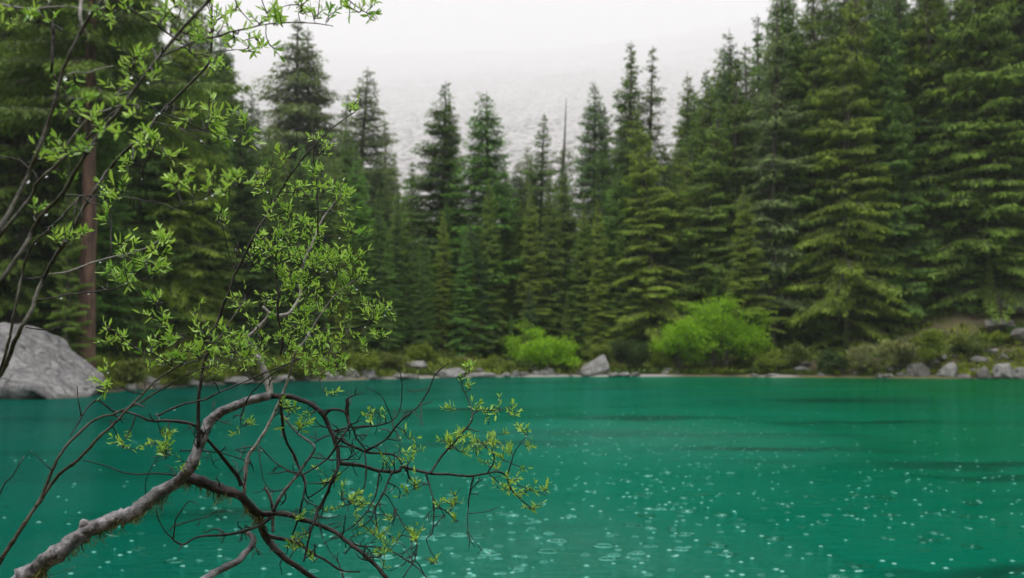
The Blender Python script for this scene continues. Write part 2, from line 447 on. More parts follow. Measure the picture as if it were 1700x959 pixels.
M_FOAM = simple("aerated_splash", (0.22, 0.47, 0.39), 0.4)

def scree_mat():
    m, t, o = new_mat("scree")
    f = noise_tex(t, 0.011, 6, 0.6); f2 = noise_tex(t, 0.05, 4, 0.66, None, (1, 0.5, 1.6)); f3 = noise_tex(t, 0.004, 3, 0.5, None, (1, 1, 2))
    c = ramp(t, f2, [(0.38, (0.01, 0.01, 0.011)), (0.46, (0.13, 0.125, 0.115)), (0.54, (0.47, 0.45, 0.43))])
    c = mixc(t, ramp(t, f, [(0.42, (0, 0, 0)), (0.6, (1, 1, 1))]), c, mixc(t, 0.6, c, (0.44, 0.43, 0.42)))
    c = mixc(t, ramp(t, f3, [(0.5, (0, 0, 0)), (0.7, (1, 1, 1))]), c, mixc(t, 0.5, c, (0.20, 0.19, 0.175)))
    p = nd(t, "ShaderNodeBsdfPrincipled"); t.links.new(c, p.inputs['Base Color']); p.inputs['Roughness'].default_value = 0.9
    t.links.new(p.outputs[0], o.inputs['Surface'])
    return m
M_SCREE = scree_mat()

# ------------------------------------------------------------------ terrain
SH_PX = [-900, -300, 0, 120, 190, 240, 330, 450, 600, 720, 850, 1100, 1250, 1400, 1550, 1700, 2000, 2600]
SH_PY = [720, 668, 657, 656, 650, 646, 640, 634, 630, 627, 625, 624.6, 625.5, 627, 628, 629, 633, 660]
def shore_dist(px):
    return CAM_H * FPX / (np.interp(px, SH_PX, SH_PY) - HORIZON)
SL_PX = [-600, 0, 300, 500, 700, 900, 1150, 1300, 1450, 1600, 1750, 2300]
SL_V = [0.22, 0.17, 0.14, 0.12, 0.10, 0.085, 0.09, 0.14, 0.30, 0.48, 0.58, 0.58]
def px_of(x, y):
    yy = np.maximum(y, 1e-3)
    return np.where(y > 0.5, np.clip(x / yy * FPX + 850, -1500, 3200), np.where(x > 0, 3200, -1500))
def height(x, y):
    x = np.asarray(x, float); y = np.asarray(y, float)
    px = px_of(x, y)
    yd = y - shore_dist(px) * (1 + 0.012 * fbm(px / 45.0, px * 0 + 3.3, 5, 3))      # metres past the far shore
    near = 3.2 + 0.4 * fbm(x * 0.7, x * 0 + 1.0, 9, 3) - y                            # metres on the near bank
    side = np.abs(x) - 75.0
    s = np.maximum(np.maximum(yd, near), side)
    n1 = fbm(x * 0.11, y * 0.11, 1, 4); n2 = fbm(x * 0.6, y * 0.6, 2, 3)
    sl = np.interp(px, SL_PX, SL_V)
    rise = sl * np.clip(s, 0, 42) + 0.06 * np.clip(s - 42, 0, 200)
    land = 0.05 + 0.22 * (1 - np.exp(-np.clip(s, 0, None) / 1.0)) + rise * np.clip(s / 3, 0, 1) + (0.9 * n1 + 0.28 * n2) * np.clip(s / 8, 0, 1) * np.clip(s / 14 + 0.35, 0, 1)
    land = np.maximum(land, 0.04 + 0.02 * np.clip(s, 0, 4))
    nearland = 0.03 + 0.5 * (1 - np.exp(-np.clip(near, 0, None) / 1.5)) + 0.06 * n2 * np.clip(near, 0, 1)
    land = np.where((near > 0) & (yd < 0), nearland, land)
    return np.where(s > 0, land, np.maximum(-1.8, s * 0.25))
def ground_z(x, y): return float(height(np.array([x]), np.array([y]))[0])

def grid_sheet(name, X, Y, Z, mat, tint=None):
    n, m_ = X.shape
    b = MB(); b.verts(np.stack([X, Y, Z], -1).reshape(-1, 3), tint)
    i = np.arange(n - 1)[:, None] * m_; j = np.arange(m_ - 1)[None, :]
    b.quads(np.stack([i + j, i + j + 1, i + m_ + j + 1, i + m_ + j], -1).reshape(-1, 4))
    return b.build(name, mat)

gx = np.concatenate([np.linspace(-420, -80, 40)[:-1], np.linspace(-80, 80, 460), np.linspace(80, 420, 40)[1:]])
gy = np.concatenate([np.linspace(-60, 0, 20)[:-1], np.linspace(0, 6, 24)[:-1], np.linspace(6, 36, 30)[:-1], np.linspace(36, 112, 330), np.linspace(112, 420, 60)[1:]])
XX, YY = np.meshgrid(gx, gy)
GP = px_of(XX, YY)
gravel = np.interp(GP, [150, 260, 600, 680, 820, 860, 1100, 1135, 1240, 1260, 1310, 1330], [0.15, 0.3, 0.3, 0.8, 0.7, 1, 1, 0.1, 0.1, 0.7, 0.7, 0.05])
tag(grid_sheet("ground", XX, YY, height(XX, YY), M_GROUND, gravel.ravel()), kind="structure")

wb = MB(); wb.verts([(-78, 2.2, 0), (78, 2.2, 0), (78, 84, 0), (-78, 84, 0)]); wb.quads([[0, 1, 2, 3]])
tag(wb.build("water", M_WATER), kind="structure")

# scree slope of the mountain behind the forest
def mountain():
    az = np.linspace(R(-33), R(33), 760)
    d = 320 * (9500 / 320) ** np.linspace(0, 1, 440)
    A, D = np.meshgrid(az, d)
    px = np.tan(A) * FPX + 850
    el = np.interp(D, [320, 700, 1350, 2600, 5200, 9500], [0.6, 5.6, 9.6, 12.6, 15.0, 16.8])
    f = np.interp(px, [200, 650, 900, 1300, 1700], [0.97, 0.98, 1.01, 1.08, 1.10]) + 0.02 * fbm(px / 160, D / 900, 12, 3)
    X = D * np.sin(A); Y = D * np.cos(A)
    Z = CAM_H + D * np.tan(np.radians(el * f))
    Z += 5 * fbm(X / 20, Y / 32, 21, 3) * np.clip(D / 1000, 0.4, 1.8) + 16 * fbm(X / 260, Y / 400, 22, 3) * np.clip((D - 300) / 700, 0, 1)
    # gullies running down the slope
    Z += 5 * fbm(A * 60, D / 700, 24, 2) * np.clip((D - 240) / 500, 0, 1)
    return grid_sheet("mountain_slope", X, Y, Z, M_SCREE)
tag(mountain(), kind="structure")

# the air
def haze():
    x, y0, y1, z0, z1 = 5600.0, -90.0, 9800.0, -3.2, 3330.0
    b = MB()
    b.verts([(-x, y0, z0), (x, y0, z0), (x, y1, z0), (-x, y1, z0), (-x, y0, z1), (x, y0, z1), (x, y1, z1), (-x, y1, z1)])
    b.quads([[0, 3, 2, 1], [4, 5, 6, 7], [0, 1, 5, 4], [1, 2, 6, 5], [2, 3, 7, 6], [3, 0, 4, 7]])
    m, t, o = new_mat("rainy_air")
    v = t.nodes.new("ShaderNodeVolumePrincipled")
    v.inputs['Color'].default_value = (0.985, 0.985, 1.0, 1)
    v.inputs['Density'].default_value = HAZE_DENSITY
    v.inputs['Anisotropy'].default_value = 0.2
    t.links.new(v.outputs[0], o.inputs['Volume'])
    return b.build("haze", m, smooth=False)
tag(haze(), kind="stuff")

# ------------------------------------------------------------------ spruces
def rot_z(v, a):
    c, s = math.cos(a), math.sin(a)
    return np.array([v[0] * c - v[1] * s, v[0] * s + v[1] * c, v[2]])

def spruce_meshes(seed, H=20.0, RAD=2.7, cb=0.04, sp=0.30, nb=(4, 6), droop=0.36, ragged=0.25, dens=1.0, bare_top=0.0, lichen=0.0, bend=0.25, trunk_r=0.24, bark=None, power=0.86):
    rg = np.random.default_rng(seed)
    tz = np.linspace(0, H, 26)
    ph = rg.uniform(0, 6.28, 4)
    tx = bend * (np.sin(tz / H * 3.1 + ph[0]) - math.sin(ph[0])) * (tz / H)
    ty = bend * (np.sin(tz / H * 2.7 + ph[1]) - math.sin(ph[1])) * (tz / H)
    tr = trunk_r * (1 - tz / H) ** 0.85 + 0.012
    tr[0] *= 1.5; tr[1] *= 1.1
    tb = MB(); tb.tube(np.stack([tx, ty, tz - 0.25], -1), tr, 10, 0, 0.0, bump=0.05)
    b = MB()
    z = cb * H
    allP, allD, allN, allL, allW, allT0, allT1 = [], [], [], [], [], [], []
    lichP = []
    side_bias = rg.uniform(0, 6.28); bias_amt = rg.uniform(0.05, 0.22)
    while z < H * (1 - 0.022) - bare_top:
        t = (z - cb * H) / (H - cb * H)
        prof = (1 - t) ** power * (0.72 + 0.28 * min(1, t / 0.10 + 0.2))
        n = int(rg.integers(nb[0], nb[1] + 1))
        if t > 0.9: n = max(3, n - 3)
        a0 = rg.uniform(0, 6.28)
        gap = rg.random() < 0.08
        for k in range(n):
            if gap and rg.random() < 0.6: continue
            a = a0 + k / n * 6.283 + rg.normal(0, 0.22)
            L = RAD * prof * rg.uniform(1 - ragged * 1.6, 1 + ragged) * (1 + bias_amt * math.cos(a - side_bias)) + 0.03 + 0.03 * (1 - t)
            if rg.random() < 0.05: L *= 0.45
            zz = min(z + rg.normal(0, sp * 0.9), H * 0.975 - bare_top)
            up = 0.55 * t ** 1.5 + rg.normal(0.02, 0.13)
            dr = droop * (1.25 - 0.75 * t) * rg.uniform(0.7, 1.3)
            tip = dr * 0.45
            dh = np.array([math.cos(a), math.sin(a), 0.0]); sd_ = np.array([-math.sin(a), math.cos(a), 0.0])
            bx = np.interp(zz, tz, tx); by = np.interp(zz, tz, ty)
            base = np.array([bx, by, zz])
            curl = rg.normal(0, 0.10)
            def P(s):
                s = np.asarray(s)[:, None]
                return base + dh * (L * s) + sd_ * (L * curl * s * s) + np.array([0, 0, 1.0]) * (L * (up * s - dr * s ** 2 + tip * s ** 3))
            if L > 0.5:
                ss = np.linspace(0, 0.92, 5)
                b.tube(P(ss), np.linspace(0.028 + 0.006 * L, 0.008, 5), 3, 1, 0.0, cap=False)
            m = max(4, int(L / 0.095 * dens))
            s = np.clip((np.arange(m) + rg.uniform(0, 1, m)) / m, 0, 1) ** 0.85
            s = 0.06 + 0.94 * s
            T = np.minimum(0.34 * L * (1.08 - s) + 0.16 * min(1.0, L / 0.6), 0.85)
            kk = np.maximum(2, (T / 0.095).astype(int))
            idx = np.repeat(np.arange(m), kk * 2)
            si = s[idx]; Ti = T[idx]; mm = len(idx)
            side = np.where(rg.random(mm) < 0.5, -1.0, 1.0)
            q = rg.random(mm) ** 0.8 * Ti
            p0 = P(si)
            ang = rg.normal(0.95, 0.25, mm)
            ax = dh * np.cos(ang)[:, None] + sd_ * (np.sin(ang) * side)[:, None]
            p = p0 + ax * q[:, None]
            p[:, 2] -= q * rg.uniform(0.12, 0.40, mm) + 0.10 * rg.random(mm)
            da = ang + rg.normal(0, 0.55, mm)
            d = dh * np.cos(da)[:, None] + sd_ * (np.sin(da) * side)[:, None]
            d[:, 2] = -rg.uniform(0.05, 0.65, mm)
            hang = rg.random(mm) < 0.27
            d[hang, 2] -= 1.1
            d /= np.linalg.norm(d, axis=1, keepdims=True)
            nrm = np.stack([rg.normal(0, 0.42, mm), rg.normal(0, 0.42, mm), np.ones(mm)], -1)
            w = np.cross(nrm, d); w /= np.linalg.norm(w, axis=1, keepdims=True) + 1e-9
            l = rg.uniform(0.17, 0.34, mm) * (0.34 + 0.66 * min(1.0, L / 1.1))
            allP.append(p); allD.append(d); allN.append(w); allL.append(l)
            allW.append(rg.uniform(0.024, 0.044, mm))
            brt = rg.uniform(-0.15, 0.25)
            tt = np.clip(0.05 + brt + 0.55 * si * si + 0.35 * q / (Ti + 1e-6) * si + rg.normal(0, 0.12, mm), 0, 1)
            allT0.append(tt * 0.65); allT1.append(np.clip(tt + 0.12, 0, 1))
            if lichen and rg.random() < lichen and L > 0.6:
                for _ in range(int(rg.integers(3, 9))):
                    lichP.append(P([rg.uniform(0.15, 0.9)])[0] + rg.normal(0, 0.08, 3))
        z += sp * rg.uniform(0.7, 1.3) * (0.6 + 0.55 * (1 - t))
    P_ = np.concatenate(allP); D_ = np.concatenate(allD); W_ = np.concatenate(allN); L_ = np.concatenate(allL); w_ = np.concatenate(allW)
    T0 = np.concatenate(allT0); T1 = np.concatenate(allT1)
    n = len(P_)
    sag = np.zeros((n, 3)); sag[:, 2] = -0.12 * L_
    v0 = P_; v1 = P_ + D_ * (L_ * 0.45)[:, None] + W_ * w_[:, None]; v2 = P_ + D_ * L_[:, None] + sag; v3 = P_ + D_ * (L_ * 0.45)[:, None] - W_ * w_[:, None]
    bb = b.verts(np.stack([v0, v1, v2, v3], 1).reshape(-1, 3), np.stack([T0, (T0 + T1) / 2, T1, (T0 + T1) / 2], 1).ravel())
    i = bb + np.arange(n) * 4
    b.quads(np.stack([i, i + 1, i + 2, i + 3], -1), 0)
    if lichP:
        LP = np.array(lichP); k = len(LP)
        ln = rg.uniform(0.18, 0.5, k); aa = rg.uniform(0, 6.28, k); wv = np.stack([np.cos(aa), np.sin(aa), 0 * aa], -1) * rg.uniform(0.02, 0.05, k)[:, None]
        dn = np.stack([rg.normal(0, .05, k), rg.normal(0, .05, k), -ln], -1)
        bb = b.verts(np.stack([LP - wv * .5, LP + wv * .5, LP + dn * .6 + wv, LP + dn], 1).reshape(-1, 3), rg.random(k).repeat(4))
        i = bb + np.arange(k) * 4
        b.quads(np.stack([i, i + 1, i + 2, i + 3], -1), 2)
    if bare_top:
        pass
    return (tb.mesh("trunk", bark or M_BARK), b.mesh("crown", [M_NEEDLE, M_BARK, M_BEARD], smooth=False))

VAR = {
    'a': spruce_meshes(11, RAD=3.0, ragged=0.3),
    'b': spruce_meshes(12, RAD=2.8, ragged=0.36, droop=0.36),
    'c': spruce_meshes(13, RAD=3.2, ragged=0.25, droop=0.28, nb=(5, 7), power=0.80),
    'd': spruce_meshes(14, RAD=2.2, cb=0.12, ragged=0.42, sp=0.38, dens=0.9, lichen=0.3),
    'e': spruce_meshes(15, RAD=3.2, ragged=0.38, droop=0.48, sp=0.36, lichen=0.25, bend=0.4),
    'f': spruce_meshes(16, RAD=2.3, ragged=0.34, sp=0.28, nb=(4, 6)),
    's': spruce_meshes(17, RAD=2.3, ragged=0.42, sp=0.5, bare_top=4.2, dens=0.8, lichen=0.2),
    'y': spruce_meshes(18, H=20, RAD=4.6, sp=0.95, nb=(7, 9), ragged=0.2, droop=0.12, power=0.95, trunk_r=0.35, cb=0.0),
    'p': spruce_meshes(19, RAD=3.6, cb=0.45, ragged=0.5, sp=0.5, droop=0.35, bark=M_REDBARK, trunk_r=0.27, bend=0.5),
}
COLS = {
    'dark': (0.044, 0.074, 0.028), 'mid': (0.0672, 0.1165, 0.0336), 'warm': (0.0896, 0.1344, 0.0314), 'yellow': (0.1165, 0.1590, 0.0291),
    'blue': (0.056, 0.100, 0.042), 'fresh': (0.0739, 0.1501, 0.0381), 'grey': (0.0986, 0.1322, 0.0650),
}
def add_tree(px, topy, Y, var, w, colour, label, group=None, name="spruce_tree", mid_px=None, rz=None, lean=0.0):
    basepx = px
    p = at(px, topy, Y)
    x = p.x
    z0 = ground_z(x, Y) - 0.1
    H = p.z - z0
    w = w * ((1.32 if group == G_FRONT else 1.02) if 560 < px < 1260 else 0.98 if px < 560 else 0.95)
    root = empty(name, (x, Y, z0), random.uniform(0, 6.28) if rz is None else rz)
    root.rotation_euler.y = lean
    s = H / 20.0
    root.scale = (s * w, s * w, s)
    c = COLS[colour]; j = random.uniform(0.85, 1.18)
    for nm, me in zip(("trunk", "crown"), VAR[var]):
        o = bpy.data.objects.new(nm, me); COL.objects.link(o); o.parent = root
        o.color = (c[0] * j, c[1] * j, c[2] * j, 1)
    tag(root, label, "tree", group)
    return root

G_FRONT = "spruces of the far shore forest"
TREES = [
    # middle of the far shore
    (732, 130, 84, 'a', 1.1, 'mid', "tall spruce with a second lower spire at its shoulder, standing before the pale scree"),
    (752, 162, 86, 'f', 0.95, 'warm', "lower spire joined to the shoulder of the twin-topped spruce before the scree"),
    (817, 150, 82, 'c', 1.08, 'fresh', "regular broad cone of a spruce, filled evenly from tip to base, before the scree"),
    (783, 362, 77, 'a', 1.05, 'blue', "half-grown blue-green spruce in front of the regular cone-shaped spruce"),
    (898, 182, 96, 'f', 0.9, 'mid', "slim spruce standing next to the spruce with the bare dead spike"),
    (926, 158, 98, 's', 0.95, 'warm', "spruce whose bare dead spike of a top rises over its branches"),
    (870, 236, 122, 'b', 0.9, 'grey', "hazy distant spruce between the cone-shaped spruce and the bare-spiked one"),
    (846, 260, 110, 'b', 0.9, 'mid', "narrow spruce half hidden at the flank of the regular cone-shaped spruce"),
    (986, 133, 88, 'c', 0.72, 'blue', "dense bluish spruce with a rounded pointed top beside the three-topped cluster"),
    (1010, 168, 92, 'f', 0.7, 'dark', "thin dark spire squeezed between the bluish spruce and the three-topped cluster"),
    (1035, 66, 84, 'd', 0.9, 'mid', "ragged spruce with the thickest spire of the three-topped cluster"),
    (1051, 78, 86, 'f', 0.8, 'warm', "middle spire of the three-topped cluster of spruces"),
    (1066, 68, 85, 'd', 0.85, 'grey', "sparse lichen-hung spire of the three-topped cluster, on its far side from the scree"),
    (1082, 170, 77, 'e', 0.85, 'yellow', "large yellow-green spruce with drooping shelves behind the boulder beach"),
    (1022, 284, 79, 'a', 0.85, 'fresh', "young fresh-green spruce between the boulder and the large yellow-green spruce"),
    (1001, 350, 82, 'a', 0.9, 'mid', "mid-sized spruce above the pale boulder on the beach"),
    (961, 378, 80, 'a', 0.95, 'fresh', "light green young spruce standing directly behind the rounded lime-green bush"),
    (881, 470, 75, 'y', 0.72, 'blue', "small pyramid-shaped spruce above the rounded lime-green bush"),
    (1131, 110, 92, 'b', 0.85, 'warm', "spruce with an isolated pointed top in the dip before the tall forest wall"),
    (1165, 108, 88, 'a', 0.75, 'mid', "taller of the paired spires in the dip before the tall forest wall"),
    (1178, 116, 90, 'f', 0.8, 'fresh', "shorter of the paired spires in the dip before the tall forest wall"),
    (1110, 250, 83, 'b', 0.95, 'warm', "warm green spruce filling the space below the isolated pointed top"),
    (1152, 235, 80, 'e', 0.75, 'yellow', "shaggy spruce directly behind the largest lime-green bush"),
    (1198, 190, 84, 'b', 0.9, 'dark', "dark spruce closing the dip below the first tall spire of the forest wall"),
    (1236, 300, 72, 'a', 0.8, 'yellow', "slender young yellowish spruce above the edge of the largest lime-green bush"),
    (1226, 36, 80, 'b', 0.8, 'blue', "first dark spire where the tall forest wall begins"),
    (1247, 58, 83, 'd', 0.95, 'grey', "greyish spruce just inside the first dark spire of the forest wall"),
    # tall wall of trees
    (1272, -40, 75, 'd', 1.1, 'grey', "lichen-draped grey-green spruce in the tall forest wall"),
    (1312, -95, 79, 'b', 1.0, 'mid', "tall spruce behind the lichen-draped grey-green one in the forest wall"),
    (1345, -120, 76, 'b', 0.85, 'warm', "shaggy spruce reaching over the frame beside the lichen-draped one"),
    (1392, -70, 73, 'e', 0.95, 'yellow', "biggest yellow-green spruce of the forest wall, with broad sunlit shelves over the water"),
    (1428, -180, 80, 'd', 1.1, 'dark', "dark spruce with a grey trunk showing beside the biggest yellow-green spruce"),
    (1470, -110, 86, 'c', 0.8, 'dark', "dense dark spruce in the shade behind the grey-trunked one"),
    (1512, 20, 92, 'b', 1.0, 'blue', "dark spruce below the small sky holes of the forest wall"),
    (1552, -140, 76, 'd', 1.25, 'yellow', "sparse yellow-green spruce above the pale shore rocks"),
    (1598, -230, 74, 'd', 1.2, 'warm', "bare-stemmed spruce whose pale trunk shows low above the rock ledges"),
    (1642, -260, 80, 'c', 0.9, 'dark', "very dark spruce filling the corner beyond the bare-stemmed spruce"),
    (1684, -280, 78, 'b', 0.9, 'dark', "gloomy spruce above the stepped rock ledges"),
    (1742, -260, 76, 'c', 0.9, 'dark', "dark spruce cut by the frame beyond the stepped rock ledges"),
    (1810, -260, 76, 'b', 0.9, 'mid', "spruce at the end of the bank beyond the rock ledges"),
    # forest behind the big boulder
    (-70, -320, 52, 'e', 0.9, 'mid', "shaggy spruce cut by the frame behind the big grey boulder"),
    (-10, -360, 54, 'c', 0.9, 'warm', "dense spruce rising directly behind the big grey boulder"),
    (52, -340, 51, 'd', 1.2, 'warm', "sparse spruce between the big grey boulder and the red-barked pine"),
    (104, -300, 63, 'b', 1.1, 'dark', "dark spruce behind the trunk of the red-barked pine"),
    (205, -280, 60, 'e', 0.95, 'warm', "wide spruce with drooping boughs just beyond the red-barked pine"),
    (255, -150, 66, 'c', 0.85, 'mid', "full spruce behind the sparse small boulders of the shore"),
    (302, -90, 61, 'e', 0.85, 'yellow', "yellow-tinged spruce whose boughs hang behind the willow twigs"),
    (346, -10, 73, 'b', 1.1, 'mid', "spruce standing behind the fork of the tall willow shoots"),
    (386, 40, 80, 'c', 0.8, 'blue', "bluish spruce at the edge where the near forest opens to the sky"),
    (424, 138, 96, 'b', 1.2, 'blue', "small bluish spire in the sky gap before the hazy twin-topped giant"),
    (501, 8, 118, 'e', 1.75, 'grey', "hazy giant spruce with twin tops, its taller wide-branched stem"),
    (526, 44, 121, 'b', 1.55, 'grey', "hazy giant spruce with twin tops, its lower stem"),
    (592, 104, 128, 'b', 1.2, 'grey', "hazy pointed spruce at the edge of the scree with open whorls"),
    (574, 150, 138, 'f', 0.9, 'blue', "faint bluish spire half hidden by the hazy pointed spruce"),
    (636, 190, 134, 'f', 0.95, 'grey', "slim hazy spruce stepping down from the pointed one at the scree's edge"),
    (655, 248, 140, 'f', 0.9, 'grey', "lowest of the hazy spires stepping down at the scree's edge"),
    (671, 300, 108, 'a', 0.9, 'fresh', "small spruce in the bottom of the gap below the scree"),
    (690, 262, 96, 'f', 0.9, 'mid', "narrow spruce at the flank of the twin-topped spruce before the scree"),
    (615, 330, 92, 'b', 1.0, 'mid', "spruce in front of the hazy stepped spires"),
    (540, 260, 100, 'c', 0.85, 'mid', "full green spruce in front of the hazy giants"),
    (470, 230, 92, 'b', 1.1, 'warm', "spruce behind the leafy top of the leaning willow"),
]
for row in TREES:
    add_tree(*row, group=G_FRONT)
add_tree(120, 250, 46.0, "y", 0.55, "warm", "young spruce below the crown of the red-barked pine, at its trunk", group=G_FRONT)
pine = add_tree(163, -330, 46.5, 'p', 1.15, 'warm', "red-barked pine with a bare upright trunk behind the big grey boulder", name="pine_tree", lean=R(1.2), rz=0.0)

# unseen spruces added around the near bank to cut frontal sky light
rb = random.Random(8)
for k in range(26):
    a = R(-112 + k * (224 / 25) + rb.uniform(-3, 3))
    d_ = rb.uniform(15, 25)
    x, y = math.sin(a) * d_ * 1.3, -math.cos(a) * d_ - 1.0
    if y > 0: x *= 1.6
    root = empty("spruce_tree", (x, y, ground_z(x, y) - 0.1), rb.uniform(0, 6.28))
    H = rb.uniform(17, 24); root.scale = (H / 20 * 1.2, H / 20 * 1.2, H / 20)
    for nm, me in zip(("trunk", "crown"), VAR[rb.choice('abcde')]):
        o = bpy.data.objects.new(nm, me); COL.objects.link(o); o.parent = root; o.color = (*COLS[rb.choice(['mid', 'dark', 'warm'])], 1)
    tag(root, "unseen spruce added behind the near bank to block frontal sky light", "tree", "unseen spruces added behind the near bank")

# deeper rows that fill the forest
ENV_X = [-200, 380, 430, 470, 560, 640, 690, 770, 870, 950, 1000, 1120, 1200, 1260, 1900]
ENV_Y = [-180, 30, 150, 180, 190, 265, 325, 290, 235, 235, 205, 180, 95, -30, -170]
rf = random.Random(5)
for row_off, step, drop, rowname in ((12, 25, 20, "second"), (26, 30, 0, "third")):
    px = -190.0
    while px < 1880:
        q = px + rf.uniform(-11, 11)
        Y = float(shore_dist(q)) + row_off + rf.uniform(-4, 5)
        topy = float(np.interp(q, ENV_X, ENV_Y)) + drop + rf.uniform(0, 75)
        colr = rf.choice(['mid', 'dark', 'warm', 'fresh', 'warm', 'mid']) 
        add_tree(q, topy, Y, rf.choice('abcdef'), rf.uniform(0.85, 1.15), colr,
                 "spruce crowded among others behind the front row of the far shore", group="spruces crowded behind the front row")
        px += step
px = 455.0
while px < 1270:
    q = px + rf.uniform(-10, 10)
    Y = float(shore_dist(q)) + rf.uniform(7.5, 11)
    add_tree(q, rf.uniform(270, 420), Y, rf.choice('abcf'), rf.uniform(0.75, 0.95), rf.choice(['mid', 'warm', 'fresh', 'yellow', 'mid']),
             "spruce crowded among others behind the front row of the far shore", group="spruces crowded behind the front row")
    px += 36
q = 1275.0
while q < 1760:
    add_tree(q + rf.uniform(-8, 8), rf.uniform(-60, 160), float(shore_dist(q)) + rf.uniform(14, 22), rf.choice('abdf'), rf.uniform(0.9, 1.1), rf.choice(['mid', 'warm', 'yellow', 'grey']),
             "spruce crowded among others behind the front row of the far shore", group="spruces crowded behind the front row")
    q += 55
# low young growth under the tall trees
px = -150.0
while px < 1860:
    q = px + rf.uniform(-18, 18)
    Y = float(shore_dist(q)) + rf.uniform(6, 15)
    topy = rf.uniform(400, 520)
    add_tree(q, topy, Y, rf.choice('aayf'), rf.uniform(0.75, 1.1) * (0.7 if topy > 460 else 1.0), rf.choice(['mid', 'warm', 'fresh', 'yellow']),
             "young spruce growing in the shade at the foot of the forest", group="young spruces under the tall trees", name="young_spruce")
    px += 46

# ------------------------------------------------------------------ shrubs
def shrub(px, py, wpx, hpx, Y, colour, label, leaf=0.19, n_lobes=9, dens=1.0, name="shrub", group=None, seed=None, narrow=0.4):
    """px: centre, py: foot, wpx x hpx: size in the photograph"""
    rg = np.random.default_rng(int(px * 7 + py) if seed is None else seed)
    p = at(px, py, Y)
    z0 = ground_z(p.x, Y) - 0.05
    top = at(px, py - hpx, Y).z
    Hh = max(0.5, top - z0); Wd = wpx * Y / FPX / 2
    root = empty(name, (p.x, Y, z0), 0)
    sb = MB(); fb = MB()
    VP, VD, VN, VL, VT = [], [], [], [], []
    nst = n_lobes
    for k in range(nst):
        a = rg.uniform(0, 6.28); rr = math.sqrt(rg.random())
        tipp = np.array([math.cos(a) * rr * Wd * 0.85, math.sin(a) * rr * Wd * 0.7, Hh * (1 - 0.45 * rr * rr) * rg.uniform(0.55, 1.0)])
        s = np.linspace(0, 1, 7)[:, None]
        st = np.array([math.cos(a) * 0.12 * Wd, math.sin(a) * 0.12 * Wd, 0]) * (1 - s) + tipp * np.concatenate([s ** 1.35, s ** 1.35, s ** 0.85], 1) + rg.normal(0, 0.03, (7, 3)) * s
        sb.tube(st, np.linspace(0.035, 0.008, 7), 5)
        ncl = int(rg.integers(5, 9) * (0.5 + Hh / 6))
        for c in range(ncl):
            f = rg.uniform(0.66, 1.03)
            ctr = np.array([np.interp(f, s[:, 0], st[:, j]) for j in range(3)]) + rg.normal(0, [Wd * 0.12, Wd * 0.12, Hh * 0.055])
            ctr[2] = max(ctr[2], 0.12)
            q = np.array([np.interp(f * 0.85, s[:, 0], st[:, j]) for j in range(3)])
            sb.tube(np.array([q, (q + ctr) / 2 + rg.normal(0, 0.03, 3), ctr]), [0.008, 0.006, 0.003], 3, cap=False)
            m = int(70 * dens)
            off = rg.normal(0, 1, (m, 3)) * np.array([0.17, 0.17, 0.085]) * (0.65 + 0.22 * Hh)
            VP.append(ctr + off)
            d = off * 1.5 + rg.normal(0, 0.22, (m, 3)) + np.array([0, 0, 0.10]); d /= np.linalg.norm(d, axis=1, keepdims=True)
            VD.append(d); VN.append(rg.normal(0, 1, (m, 3)) + np.array([0, 0, 1.2]))
            VL.append(rg.uniform(0.7, 1.3, m) * leaf)
            VT.append(np.clip(rg.normal(0.45 + rg.uniform(-.3, .3), 0.2, m), 0, 1))
    P = np.concatenate(VP); D = np.concatenate(VD); N = np.concatenate(VN); L = np.concatenate(VL)[:, None]; T = np.concatenate(VT)
    P[:, 2] = np.maximum(P[:, 2], 0.05)
    w = np.cross(N, D); w /= np.linalg.norm(w, axis=1, keepdims=True) + 1e-9
    b = fb.verts(np.stack([P, P + D * L * .5 + w * L * narrow * .5, P + D * L, P + D * L * .5 - w * L * narrow * .5], 1).reshape(-1, 3), T.repeat(4))
    i = b + np.arange(len(P)) * 4
    fb.quads(np.stack([i, i + 1, i + 2, i + 3], -1))
    sb.build("stems", M_TWIG, root)
    f = fb.build("foliage", M_SHRUB, root, smooth=False)
    f.color = (*colour, 1)
    tag(root, label, "bush", group)
    return root
LIME = (0.17, 0.34, 0.012); OLIVE = (0.13, 0.19, 0.024); DULL = (0.10, 0.14, 0.035); DEEP = (0.035, 0.065, 0.018); PALE = (0.16, 0.19, 0.085)
